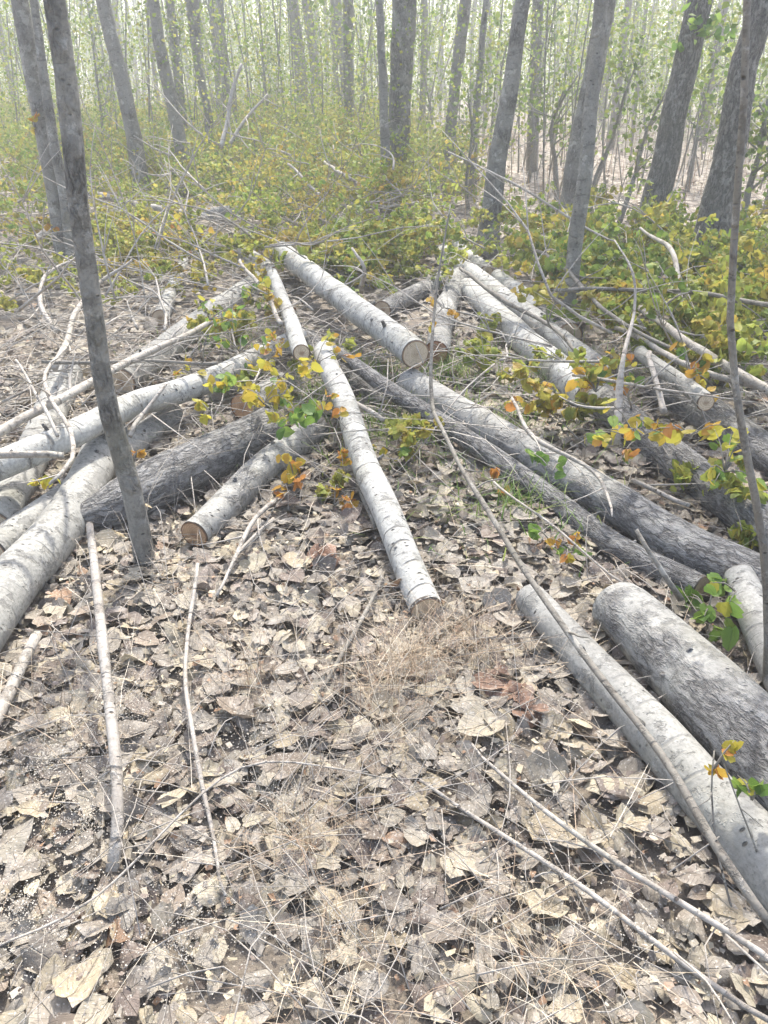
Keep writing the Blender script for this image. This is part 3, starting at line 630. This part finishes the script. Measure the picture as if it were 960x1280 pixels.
# small dark crooked understorey trees
def shrub(label, foot, tips, wd, leaves, group='young trees in the undergrowth', size=.06, pal=GREEN, H=3.0, nb=10):
    b = W(foot[0], foot[1], 0); Y = b.y; b.z = gh(b.x, b.y); root = empty('young_tree', b, label, 'young tree', group); rr = random.Random(label)
    acc = Acc(); P = [b] + [WY(u, v, Y + rr.uniform(-.2, .2)) for u, v in tips]; r0 = wd / 2 * depth(b) / F
    Q, qr = resample(P, [r0 * (1 - .7 * i / (len(P) - 1)) for i in range(len(P))], .15); acc.add(tube(P, [r0 * (1 - .7 * i / (len(P) - 1)) for i in range(len(P))], 7, .15, .1, 3, 3))
    tp = []
    for k in range(nb):
        i = rr.randrange(len(Q) // 3, len(Q)); p = Q[i]; d = Vector((rr.uniform(-1, 1), rr.uniform(-1, 1), rr.uniform(.1, 1))).normalized(); pp = [p]; L = rr.uniform(.4, 1.1)
        for j in range(3): d = (d + Vector((rr.uniform(-.4, .4), rr.uniform(-.4, .4), .1))).normalized(); p = p + d * L / 3; pp.append(p); tp += [p, p.lerp(pp[-2], .5)]
        acc.add(tube(pp, [qr[i] * .5, qr[i] * .35, qr[i] * .2, qr[i] * .1], 5, .2))
    acc.build('stem', BARKD, root, .3, b)
    canopy_leaves(tp, leaves, size, .12, root, b, pal)
shrub('dark crooked young tree with forked top between the leaning trunks', (696, 250), [(694, 200), (688, 165), (700, 130), (722, 95)], 7, 420)
shrub('thin dark young tree right of the crooked one', (738, 262), [(745, 220), (765, 175), (780, 120), (800, 70)], 6, 420)
shrub('leaning young tree left of the thick furrowed trunk', (775, 275), [(795, 215), (808, 165), (835, 110)], 7, 420)
shrub('dark forked young tree by the top right edge', (928, 300), [(935, 240), (950, 190), (960, 120)], 11, 520)
shrub('small dark stem beside the grey leaning tree', (585, 260), [(583, 225), (590, 170), (585, 120)], 6, 300)
shrub('slim young tree with fresh leaves left of the crooked one', (660, 230), [(668, 180), (665, 120), (680, 50)], 5, 450)
shrub('young leafy tree in front of the far left trunks', (130, 215), [(128, 160), (120, 90), (112, 20)], 5, 450)
shrub('young leafy tree behind the curved grey tree', (215, 200), [(212, 150), (222, 90), (225, 20)], 4, 400)
shrub('young leafy tree right of the very thin trunk', (320, 190), [(325, 150), (330, 100), (322, 30)], 4, 400)
shrub('bushy young tree behind the thickest leaning trunk', (860, 235), [(868, 190), (880, 130), (900, 60)], 6, 600)
shrub('bushy young tree at the far right behind the thin stem', (1000, 300), [(985, 240), (960, 170), (930, 90)], 8, 600)
shrub('young leafy tree left of the thick upright trunk', (455, 185), [(452, 150), (456, 90), (448, 20)], 4, 400)
shrub('young leafy tree behind the slim trunk near the top centre', (535, 195), [(540, 150), (532, 90), (545, 20)], 4, 420)
shrub('young leafy tree right of the faint thin trunk', (625, 215), [(632, 160), (625, 100), (640, 30)], 4, 420)

# far plantation rows: individual trunks, one shared look
protos = []
for k in range(4):
    acc = Acc(); rr = random.Random(k); hh = 15
    pp = [Vector((rr.uniform(-.1, .1) * j, rr.uniform(-.1, .1) * j, hh * j / 6)) for j in range(7)]
    acc.add(tube(pp, [.10 * (1 - .13 * j) for j in range(7)], 8, 1.2, .04, 1, k))
    top = lambda h, pp=pp: pp[3].lerp(pp[6], max(0, h * 2 - 1)) if h > .5 else pp[3]
    cacc, tips = crown_acc(top, hh, rr, .07, 9); 
    low = []
    for j in range(5):
        z = rr.uniform(1.5, 6); a = rr.uniform(0, 6.28); p = pp[int(z / 2.5)].copy(); p.z = z; e = p + Vector((math.cos(a), math.sin(a), .6)) * rr.uniform(.6, 1.3)
        cacc.add(tube([p, e], [.012, .004], 4, 1)); low += [e, p.lerp(e, .6)]
    protos.append((acc, cacc, tips, low))
FARG = 'thin distant trunks of the plantation behind'
cache = {}
far_spots = []
row = 0
rr = random.Random(21)
y = 15.0
while y < 62:
    x = -.62 * y - 2 + rr.uniform(0, 3)
    while x < .62 * y + 2:
        xx, yy = x + rr.uniform(-.7, .7), y + rr.uniform(-1, 1)
        u, v = proj((xx, yy, 0))
        far_spots.append((xx, yy)); x += 3.4
    y += 3.6
far_spots = far_spots[:290]
for i, (x, y) in enumerate(far_spots):
    k = i % 4; z = gh(x, y)
    root = empty('distant_tree', (x, y, z), 'thin hazy trunk among the distant rows of trees', 'tree', FARG)
    root.rotation_euler = (rr.uniform(-.03, .03), rr.uniform(-.035, .035), rr.uniform(0, 6.28)); s = rr.uniform(.5, 1.05); root.scale = (s, s, rr.uniform(.85, 1.1))
    if k not in cache:
        acc, cacc, tips, low = protos[k]
        a = acc.build('trunk', BARKD, root, .4); b = cacc.build('limbs', BARKD, root, .2); b['kind'] = 'stuff'; c = canopy_leaves(tips + low * 3, 900, .12, .4, root, (0, 0, 0)); cache[k] = (a, b, c)
    else:
        for o in cache[k]: c = o.copy(); link(c); c.parent = root
# wood beyond, reads as one mass
acc = Acc()
for i in range(380):
    y = rr.uniform(64, 150); x = rr.uniform(-.65, .65) * y; r = rr.uniform(.06, .14)
    acc.add(tube([Vector((x, y, -.2)), Vector((x + rr.uniform(-.5, .5), y, 8)), Vector((x + rr.uniform(-.9, .9), y, 15))], [r, r * .7, r * .2], 5, 8))
fw = acc.build('far_wood', BARKD, None, .3); tag(fw, 'mass of far trunks where the wood fades into white haze', 'wood', kind='stuff')

# fresh green undergrowth between the rows
def cloud(regions, n, size, pal, hmax, sig):
    P, Sz = [], []
    for k in range(n):
        y = rr.uniform(*regions[0]); x = rr.uniform(-.62, .62) * y; h = hmax * rr.random() ** 1.1
        if mnoise.noise(Vector((x * .22, y * .22, 1))) < -.12 + .25 * rr.random() - .15: continue
        if y < 24 and x > .08 * y and h < .3 + 1.3 * rr.random(): continue
        m = rr.randint(16, 34)
        c = np.array([x, y, .15 + h]); P.append(c + rng.normal(0, sig, (m, 3)) * np.array([1, 1, .6])); Sz.append(np.full(m, size * rr.uniform(.8, 1.3)))
    return np.vstack(P), np.concatenate(Sz)
sc = Scatter()
LG = .95 * np.array([(.20, .29, .05), (.26, .34, .06), (.33, .37, .08), (.15, .23, .04), (.36, .36, .08)])
for reg, nn, sz, hm, sg in [((10.5, 20), 2000, .042, 2.1, .32), ((20, 34), 6000, .06, 3.6, .55), ((34, 70), 4600, .11, 4.6, .9), ((70, 120), 1300, .2, 4.5, 1.6)]:
    P_, S_ = cloud((reg,), nn, sz, LG, hm, sg); P_[:, 2] = np.maximum(P_[:, 2], .05); n = len(P_)
    sc.add(leafq, P_, rotmats(n, rng.uniform(0, 2.8, n)), S_ * rng.uniform(.7, 1.3, n), LG[rng.integers(0, 5, n)] * rng.uniform(.7, 1.2, (n, 1)))
tag(sc.build('undergrowth_foliage', FRESH, None, False), 'fresh green leaves of the undergrowth between the distant trunks', 'undergrowth', kind='stuff')
# thin bare stems of the undergrowth
acc = Acc()
for i in range(1200):
    y = 10 + 48 * rr.random() ** 1.4; x = rr.uniform(-.62, .62) * y; h = rr.uniform(.6, 6.5) * (1 if y > 14 else .5)
    if y < 13 and x < 2: continue
    p = Vector((x, y, 0)); r = rr.uniform(.004, .014) * (1 + y / 40); q = p + Vector((rr.gauss(0, .13) * h, rr.uniform(-.1, .1) * h, h))
    acc.add(tube([p, p.lerp(q, .5) + Vector((rr.uniform(-.1, .1), 0, 0)), q], [r, r * .7, r * .3], 4, 1.2))
tag(acc.build('undergrowth_stems', BARKD, None, .1), 'thin bare stems of the undergrowth between the trunks', 'undergrowth', kind='stuff')

# ------------------------------------------------------------------ felled crowns: leafy brush
YOUNG = np.array([1.03, 1.03, .8]) * np.array([(.33, .36, .09), (.42, .43, .12), (.46, .42, .11), (.50, .38, .10), (.27, .33, .08), (.22, .30, .07), (.37, .40, .11), (.34, .38, .10), (.30, .35, .09), (.48, .32, .10)])
leafp = leaf_shape(5, 3, 5, .6, .10)
leafp2 = leaf_shape(5, 3, 9, .9, .14)
leafp[0][:, 0] *= .8; leafp2[0][:, 0] *= .85
def sprig(rr, L=.5, nt=6, per=7, up=.5):
    """one leafy twig: stem acc + leaf anchor points (local)"""
    acc = Acc(); d = Vector((1, 0, up)).normalized(); p = Vector((0, 0, 0)); pp = [p]
    for j in range(4): d = (d + Vector((rr.uniform(-.3, .3), rr.uniform(-.3, .3), rr.uniform(-.3, .15)))).normalized(); p = p + d * L / 4; pp.append(p)
    acc.add(tube(pp, [.006, .005, .004, .003, .0015], 4, .2)); an = []
    for k in range(nt):
        s = pp[rr.randrange(1, 5)]; e = s + Vector((rr.uniform(-.3, 1), rr.uniform(-.8, .8), rr.uniform(-.1, .7))).normalized() * L * rr.uniform(.15, .4)
        acc.add(tube([s, e], [.0025, .0012], 3, 1))
        for j in range(per + 4): an.append(e + Vector((rr.gauss(0, .035), rr.gauss(0, .035), rr.gauss(-.01, .03))))
    return acc, np.array([tuple(a) for a in an])
SPR = [sprig(random.Random(50 + k), random.Random(k).uniform(.35, .7), 7, 6) for k in range(8)]
def brush(spots, leafscale, pal, name, label, big=1.0, twig=TWIGB):
    """spots: (x, y, z0, scale)"""
    sc = Scatter(); TV, TF, TB = [], [], []; nv = 0
    for (x, y, z0, s) in spots:
        acc, an = SPR[rr.randrange(8)]; a = rr.uniform(0, 6.28); ca, sa = math.cos(a), math.sin(a)
        Rm = np.array([[ca, -sa, 0], [sa, ca, 0], [0, 0, 1]]); off = np.array([x, y, z0])
        A = (an @ Rm.T) * s + off; A[:, 2] = np.maximum(A[:, 2], .03); n = len(A); bias = pal[rr.randrange(len(pal))]
        cols = (.55 * pal[rng.integers(0, len(pal), n)] + .45 * bias) * rng.uniform(.7, 1.2, (n, 1)); Mx = rotmats(n, rng.uniform(.2, 1.9, n)); sz = rng.uniform(.6, 1.3, n) * leafscale
        h = n // 2; sc.add(leafp, A[:h], Mx[:h], sz[:h], cols[:h]); sc.add(leafp2, A[h:], Mx[h:], sz[h:], cols[h:])
        v = np.array([tuple(q) for q in acc.V]) @ Rm.T * s + off; TV.append(v); TF += [tuple(i + nv for i in f) for f in acc.F]; TB += acc.B; nv += len(v)
    o = sc.build(name + '_leaves', FRESH, None); tag(o, label, 'foliage', kind='stuff')
    t = mesh(name + '_twigs', np.vstack(TV), TF, twig, None, {'bark_co': ('FLOAT_VECTOR', TB), 'rough': ('FLOAT', np.zeros(nv))})
    tag(t, 'thin twigs carrying the ' + label, 'twigs', kind='stuff')
def in_poly(u, v, poly):
    c = False; j = len(poly) - 1
    for i in range(len(poly)):
        if (poly[i][1] > v) != (poly[j][1] > v) and u < (poly[j][0] - poly[i][0]) * (v - poly[i][1]) / (poly[j][1] - poly[i][1]) + poly[i][0]: c = not c
        j = i
    return c
LINES = [(P[i].to_2d(), P[i + 1].to_2d(), r[i]) for P, r in LOGS for i in range(len(P) - 1) if r[i] > .035]
def near_log(x, y, pad=.2):
    p = Vector((x, y))
    for a, b, r in LINES:
        d = b - a; t = max(0, min(1, (p - a).dot(d) / max(d.length_squared, 1e-6)))
        if (a + d * t - p).length < r + pad: return True
    return False
def spots_in(poly, dens, zr, sr, keep=.9):
    """world spots over the ground area that the outline covers"""
    us = [W(u, v) for u, v in poly]; x0, x1 = min(p.x for p in us), max(p.x for p in us); y0, y1 = min(p.y for p in us), max(p.y for p in us)
    out = []; n = int((x1 - x0) * (y1 - y0) * dens)
    for _ in range(n):
        x, y = rr.uniform(x0, x1), rr.uniform(y0, y1); u, v = proj((x, y, 0))
        if in_poly(u, v, poly) and not (near_log(x, y) and rr.random() < keep) and mnoise.noise(Vector((x * 1.3, y * 1.3, 7))) > -.25: out.append((x, y, gh(x, y) + rr.uniform(*zr), rr.uniform(*sr)))
    return out
s1 = spots_in([(110, 165), (330, 150), (560, 190), (585, 240), (560, 295), (470, 330), (330, 315), (180, 290), (130, 240)], 21, (.0, .38), (.7, 1.3))
s1 += spots_in([(250, 160), (480, 175), (470, 235), (240, 230)], 8, (.1, .6), (.8, 1.4))
s1 += spots_in([(-20, 150), (130, 160), (110, 320), (-20, 330)], 10, (0, .4), (.7, 1.2))
s1 += spots_in([(330, 315), (470, 330), (560, 295), (600, 330), (545, 380), (470, 400), (400, 350)], 75, (.0, .28), (.4, .8), .75)
YG = YOUNG
brush(s1, .047, np.vstack([YOUNG, [(.20, .31, .07), (.24, .34, .08), (.16, .26, .06)]]), 'felled_crown', 'yellow green leaves of felled crowns heaped behind the logs')
s2 = spots_in([(640, 290), (960, 315), (990, 430), (900, 440), (820, 400), (740, 470), (705, 405), (650, 350), (615, 325)], 34, (.0, .26), (.5, 1.0))
GR = np.array([(.20, .30, .06), (.28, .36, .07), (.16, .26, .05), (.40, .40, .07), (.46, .34, .07), (.32, .38, .08)])
brush(s2, .056, GR, 'green_brush', 'green and yellow leaves covering the ground right of the logs')
s3 = spots_in([(730, 440), (960, 420), (990, 640), (900, 620), (830, 560), (740, 510)], 60, (.05, .38), (.35, .7), .75)
s3 += spots_in([(540, 370), (640, 430), (740, 500), (720, 560), (620, 530), (560, 450)], 40, (.0, .12), (.25, .45), .97)
s3 += spots_in([(860, 640), (990, 640), (990, 800), (900, 740)], 30, (.0, .12), (.4, .6), .55)
brush(s3, .052, np.vstack([YOUNG, GR]), 'right_sprigs', 'orange and green leaf sprigs lying on and between the right logs')
s4 = spots_in([(150, 300), (330, 330), (440, 340), (450, 385), (330, 400), (200, 370), (120, 340)], 60, (.0, .28), (.3, .6), .75)
s4 += spots_in([(230, 400), (340, 385), (420, 470), (400, 540), (280, 520), (250, 440)], 60, (.03, .2), (.25, .45), .85)
s4 += spots_in([(380, 540), (560, 510), (520, 600), (420, 590)], 12, (.0, .08), (.3, .5), .55)
s4 += spots_in([(330, 590), (430, 600), (430, 650), (340, 640)], 12, (.02, .08), (.3, .45), .55)
s4 += spots_in([(-20, 300), (150, 290), (330, 330), (260, 410), (120, 400), (-20, 420)], 12, (0, .2), (.35, .7), .55)
brush(s4, .042, YOUNG, 'left_sprigs', 'sparse yellow leaf sprigs lying on and between the left logs')

# separate leafy sprays one can point at
def spray(label, u, v, z, n, L, size, pal, droop=True, dirs=None):
    c = WY(u, v, float(z[1:])) if isinstance(z, str) else W(u, v, z); root = empty('leafy_twig', c, label, 'leafy twig', 'leafy twigs lying on the logs'); q = random.Random(label); acc = Acc(); an = []
    for k in range(max(2, n // 5)):
        d = Vector((q.uniform(-1, 1), q.uniform(-1, 1), q.uniform(-.3, .8))).normalized(); e = d * L * q.uniform(.5, 1); m_ = e * .5 + Vector((0, 0, L * .12))
        acc.add(tube([Vector((0, 0, 0)), m_, e], [.003, .0022, .001], 4, .1))
        for j in range(5): an.append(tuple(e * q.uniform(.5, 1.05) + Vector((q.gauss(0, L * .08), q.gauss(0, L * .08), q.gauss(-.01, L * .06)))))
    acc.build('stem', TWIGB, root, 0)
    for p in an:                                             # every leaf its own piece
        sh = leafp if q.random() < .5 else leafp2
        colr = pal[q.randrange(len(pal))]; mm = rotmats(1, np.array([q.uniform(.3, 1.7)]))[0]; s = size * q.uniform(.5, 1.05)
        me = LEAFM[q.randrange(len(LEAFM))]; o = bpy.data.objects.new('leaf', me); link(o); o.parent = root
        o.matrix_local = Matrix.Translation(p) @ Matrix(mm.tolist()).to_4x4() @ Matrix.Scale(s, 4); o.color = (*[float(x) for x in colr], 1)
FRESH_OBJ = leaf_mat('fresh_leaf_single', 'object', .45, .45, .12, False)
LEAFM = []
for k in range(6):
    v, f, u = leaf_shape(5, 5, 300 + k, .45, .05); me = bpy.data.meshes.new('leaf'); me.from_pydata(v.tolist(), [], f.tolist()); uvl = me.uv_layers.new(name='UVMap')
    for lp in me.loops: uvl.data[lp.index].uv = u[lp.vertex_index]
    for p in me.polygons: p.use_smooth = True
    me.materials.append(FRESH_OBJ); LEAFM.append(me)
OR = [(.52, .30, .05), (.55, .36, .06), (.48, .22, .06), (.45, .38, .06)]; YL = [(.52, .48, .07), (.44, .42, .06), (.50, .38, .05)]; GN = [(.18, .30, .06), (.26, .38, .08), (.12, .22, .05)]
spray('orange leafy twig on the leaf litter left of the slender white log', 370, 605, .08, 30, .16, .055, OR)
spray('rusty orange twig just right below the first orange one', 418, 632, .05, 15, .1, .05, OR)
spray('yellow leafy twig above the orange brown sawn face', 350, 475, .3, 35, .2, .06, YL)
spray('bright yellow leaves in front of the orange brown sawn face', 262, 515, .25, 10, .1, .06, YL)
spray('yellow and orange leaves between the tan face and the crossing log', 242, 470, .2, 15, .12, .05, OR + YL)
spray('green leafy twig hanging over the heart-rotted log', 375, 525, .25, 35, .2, .06, GN)
spray('orange leaves by the standing stick on the slender white log', 428, 575, .2, 10, .1, .045, OR)
spray('orange tuft beside the leaf litter right of the slender white log', 716, 690, .1, 15, .09, .045, OR)
spray('green leaves on the near side of the thin dark grey log', 690, 590, .3, 12, .12, .06, GN)
spray('green clump on the ground under the thin dark grey log', 690, 680, .03, 20, .12, .06, GN)
spray('small orange twig at the far side of the thin dark log', 630, 600, .08, 12, .1, .05, OR)
spray('dull orange sprig hiding the near end of the ringed white logs', 770, 472, .2, 35, .2, .06, OR + YL + GN)
spray('yellow clump above the small sawn face at the right', 860, 470, .3, 30, .2, .06, YL + GN + OR)
spray('yellow sprig crossing the mottled log near its upper end', 395, 455, .25, 25, .18, .05, YL + OR)
spray('golden leaves between the hanging log and the mottled log', 330, 505, .28, 30, .16, .055, YL)
spray('ochre leaves under the far end of the slender white log', 405, 520, .25, 20, .14, .05, YL + OR)
spray('green and yellow leaves on the pale log with wide tan face', 262, 400, .35, 35, .22, .055, GN + YL)
spray('mixed yellow leaves crowding the left end of the rough barked log crown', 300, 440, .25, 30, .2, .05, YL + GN)
spray('orange leaves hiding the middle of the mottled crossing log', 345, 425, .25, 25, .15, .05, OR + YL)
spray('greenish leaves around the stems left of the hanging white log', 310, 375, .3, 35, .22, .05, GN + YL)
spray('yellow leaves beside the lone short white log', 235, 350, .2, 30, .25, .055, YL)
spray('dull green leaves by the far left hooked branch', 130, 350, .2, 25, .25, .055, YL + GN)
spray('orange yellow leaves above the lone short white log', 225, 300, .3, 40, .35, .06, OR + YL)
spray('yellow green hanging leaves below the forked white branch', 795, 550, .3, 40, .22, .065, YL + GN + OR)
spray('orange and lime leaves before the thick dark log at the right', 862, 545, .25, 30, .18, .065, OR + YL)
spray('lime leaves hanging by the right edge stem', 905, 590, .22, 30, .2, .065, YL + GN)
spray('yellow leaves beside the pale log end at the right edge', 920, 740, .15, 12, .13, .07, YL + GN)
spray('green leaves under the right edge log', 885, 765, .05, 25, .16, .07, GN)
spray('yellow green sprig before the fat grey log', 893, 960, .25, 10, .09, .045, YL + OR)
spray('small lime sprig at the lower right edge', 940, 1000, .2, 10, .1, .04, YL + GN)
spray('orange sprig at the edge of the long ringed white log', 670, 510, .15, 25, .2, .06, OR + YL)
spray('orange and yellow sprig at the foot of the long white ringed log', 745, 490, .25, 30, .18, .07, OR + YL + GN)
spray('orange cluster beside the far reddish log', 553, 385, .3, 15, .12, .05, OR)
spray('dull yellow leaves on the smooth pale left log', 52, 605, .25, 12, .09, .045, YL)
spray('yellow leaves beside the hidden orange face, by the white stick', 300, 490, .3, 20, .16, .055, YL + GN)
spray('orange leaf tuft left of the near sapling foot', 170, 570, .15, 6, .05, .05, OR)
spray('green and yellow sprig low at the right of the rough log', 490, 565, .1, 15, .12, .045, YL + GN)
spray('bright green leaves sprouting high on the thick furrowed trunk at the top right', 884, 48, 'Y%.2f' % (W(812, 296).y - .2), 40, .35, .11, GN)
spray('few orange leaves hanging by the left edge trunk near the top', 40, 155, 'Y%.2f' % (W(88, 348).y - .1), 8, .16, .06, OR)
spray('few orange leaves lower on the left edge trunk', 78, 285, 'Y%.2f' % (W(88, 348).y - .15), 6, .12, .05, OR)

# ------------------------------------------------------------------ grass, straw, twig litter
def strands(P, L, wdt, lean, col, name, label, mat=STRAW, cat='grass', up=1.0):
    """curved ribbons: 3 quads each"""
    n = len(P); a = rng.uniform(0, 2 * np.pi, n); d = np.stack([np.cos(a), np.sin(a)], 1); sidev = np.stack([-np.sin(a), np.cos(a), np.zeros(n)], 1)
    rows = []
    for t in (0, .33, .66, 1.0):
        out = L * lean * (t ** 1.6); z = L * up * (t - .45 * lean * t * t) ; c = np.column_stack([P[:, 0] + d[:, 0] * out, P[:, 1] + d[:, 1] * out, P[:, 2] + np.maximum(z, .004)])
        c += rng.normal(0, .006, c.shape) * t
        hw = (wdt * (1 - .8 * t))[:, None]; rows.append((c - sidev * hw, c + sidev * hw))
    V = np.stack([x for r in rows for x in r], 1).reshape(-1, 3); b = (np.arange(n) * 8)[:, None, None]
    Fq = (np.array([(0, 1, 3, 2), (2, 3, 5, 4), (4, 5, 7, 6)])[None] + b).reshape(-1, 4)
    o = mesh(name, V, Fq, mat, None, {'tint': ('FLOAT_COLOR', np.repeat(col, 8, axis=0))}, False); tag(o, label, cat, kind='stuff'); return o
def blob_pts(lst):
    out = []
    for u, v, r, n in lst:
        p = W(u, v); q = np.abs(rng.normal(0, r, n)); a = rng.uniform(0, 6.283, n); out.append(np.column_stack([p.x + q * np.cos(a), p.y + q * np.sin(a)]))
    X = np.vstack(out); return np.column_stack([X, ghv(X) + .01])
P_ = blob_pts([(510, 840, .14, 260), (470, 870, .12, 120), (560, 800, .12, 100), (600, 830, .15, 160), (380, 1070, .12, 160), (320, 850, .2, 130), (480, 930, .15, 150), (90, 900, .2, 160), (430, 1200, .18, 150), (690, 1230, .1, 90), (200, 720, .15, 90), (620, 1170, .2, 100)])
n = len(P_); SC = np.array([(.42, .33, .22), (.50, .42, .30), (.34, .25, .17), (.55, .50, .40)])
strands(P_, rng.uniform(.06, .22, n), rng.uniform(.0004, .001, n), rng.uniform(.2, 1.3, n), SC[rng.integers(0, 4, n)], 'dry_grass', 'tangled tan dry grass standing in the leaf litter before the slender log')
P_ = blob_pts([(510, 850, .09, 110), (545, 830, .08, 70), (480, 880, .07, 50), (595, 815, .06, 35), (390, 1070, .06, 40), (310, 860, .07, 30)]); n = len(P_)
strands(P_, rng.uniform(.08, .28, n), rng.uniform(.0005, .0012, n), rng.uniform(.1, .9, n), (np.array([(.42, .30, .20), (.50, .39, .26), (.34, .23, .15)])[rng.integers(0, 3, n)]), 'grass_tuft', 'upright reddish brown dry grass stalks just below the central sawn face')
X = sample_area(.2, 4, 22); P_ = np.column_stack([X, ghv(X) + .035]); n = len(P_)
strands(P_, rng.uniform(.08, .3, n), rng.uniform(.0005, .0013, n), rng.uniform(1.2, 2.4, n), SC[rng.integers(0, 4, n)] * 1.1, 'straw', 'loose pale straw strands lying over the dead leaves', up=.25, cat='straw')
P_ = blob_pts([(500, 545, .35, 500), (620, 545, .3, 300), (700, 470, .4, 400), (390, 500, .25, 260), (560, 470, .3, 300), (640, 640, .25, 240), (850, 480, .4, 300), (460, 470, .3, 260), (290, 430, .4, 260)])
n = len(P_); strands(P_, rng.uniform(.05, .18, n), rng.uniform(.0015, .004, n), rng.uniform(.3, 1.3, n), (np.array([(.12, .22, .05), (.18, .28, .06), (.26, .32, .09)])[rng.integers(0, 3, n)]), 'green_grass', 'green grass blades between the logs', FRESH)
X = sample_area(9, 24, 17, .62, 1); X = X[(X[:, 0] > .05 * X[:, 1]) | (rng.random(len(X)) < .3)]; P_ = np.column_stack([X, ghv(X)]); n = len(P_)
strands(P_, rng.uniform(.2, .75, n), rng.uniform(.002, .005, n), rng.uniform(.1, .8, n), (SC * np.array([.9, .78, .7]))[rng.integers(0, 4, n)], 'dead_grass', 'dead reddish grass stalks standing under the far trees')
# twig litter
acc = Acc()
for i in range(2300):
    if i < 650: y = rr.uniform(.6, 4.2)
    else: y = rr.uniform(2.6, 11)
    x = rr.uniform(-.6, .6) * y + rr.uniform(-.3, .3)
    if i % 3 == 0 and y > 2.6: x = -abs(x) 
    z = gh(x, y) + (rr.uniform(.02, .06) if y < 3 else rr.uniform(.02, .3) * rr.random()); a = rr.uniform(0, 6.28); L = rr.uniform(.08, .5) if y < 3 else rr.uniform(.25, .9); r = rr.uniform(.0008, .0022) * (1 if y < 3 else 1.8)
    p = Vector((x, y, z)); e = p + Vector((math.cos(a), math.sin(a), rr.uniform(-.03, .22) if y > 3 else rr.uniform(-.05, .08))) * L; m_ = p.lerp(e, .5) + Vector((rr.uniform(-.07, .07), rr.uniform(-.07, .07), rr.uniform(0, .05))) * L * 3
    e.z = max(e.z, .02); acc.add(tube([p, m_, e], [r, r * .8, r * .4], 3, .3 if y > 3 else .1))
tag(acc.build('twig_litter', TWIG, None, 0), 'fine dead twigs scattered over leaf litter and logs', 'twigs', kind='stuff')

# foxtail grass heads
def foxtail(label, pts):
    P, rad = resolve(pts); root = empty('foxtail_grass', P[0], label, 'grass head', 'dry foxtail grass heads'); base = P[0]
    Acc().add(tube(P, [.0012] * len(P), 4, .05)).build('stalk', TWIG, root, 0, base)
    d = (P[-1] - P[-2]).normalized(); L = .055; n = 260; t = rng.uniform(0, 1, n); c = np.array(tuple(P[-1] - base)) + np.outer(t, np.array(tuple(d))) * L
    a = rng.normal(0, 1, (n, 3)); a /= np.linalg.norm(a, axis=1)[:, None]; dd = a + np.array(tuple(d)) * .8; e = c + dd * (.008 * np.sin(np.pi * np.clip(t * .9 + .08, 0, 1)))[:, None]
    sv = np.cross(dd, np.array([0, 0, 1.])); sv /= np.linalg.norm(sv, axis=1)[:, None] + 1e-6
    V = np.stack([c - sv * .0006, c + sv * .0006, e], 1).reshape(-1, 3); Ft = np.arange(n * 3).reshape(-1, 3)
    mesh('seed_head', V, Ft, STRAW, root, {'tint': ('FLOAT_COLOR', np.tile([(.62, .50, .30)], (n * 3, 1)))}, False)
foxtail('drooping tan foxtail head touching the foot of the near sapling', [(190, 760, .02, 1), (150, 640, .25, 1), (128, 655, .24, 1), (140, 662, .23, 1)])
foxtail('small tan foxtail head right of the near sapling foot', [(210, 730, .02, 1), (200, 640, .16, 1), (190, 635, .16, 1)])
foxtail('yellowish foxtail head low by the left stick', [(90, 860, .02, 1), (60, 790, .12, 1), (70, 800, .11, 1)])

# ------------------------------------------------------------------ the hazy air
hz = bpy.data.materials.new('hazy_air'); hz.use_nodes = True; t = hz.node_tree; t.nodes.clear()
o_ = t.nodes.new('ShaderNodeOutputMaterial'); pv = t.nodes.new('ShaderNodeVolumePrincipled'); pv.inputs['Color'].default_value = (.93, .96, 1, 1); pv.inputs['Density'].default_value = .008; pv.inputs['Density Attribute'].default_value = ''; hz.cycles.homogeneous_volume = True; pv.inputs['Anisotropy'].default_value = .35
t.links.new(pv.outputs[0], o_.inputs['Volume'])
X0, X1, Y0, Y1, Z0, Z1 = -130, 130, -30, 165, -2, 20
V = [(x, y, z) for z in (Z0, Z1) for y in (Y0, Y1) for x in (X0, X1)]
h = mesh('haze', V, [(0, 2, 3, 1), (4, 5, 7, 6), (0, 1, 5, 4), (2, 6, 7, 3), (0, 4, 6, 2), (1, 3, 7, 5)], hz, None, None, False); tag(h, 'thin bright haze hanging in the wood', 'haze', kind='stuff')
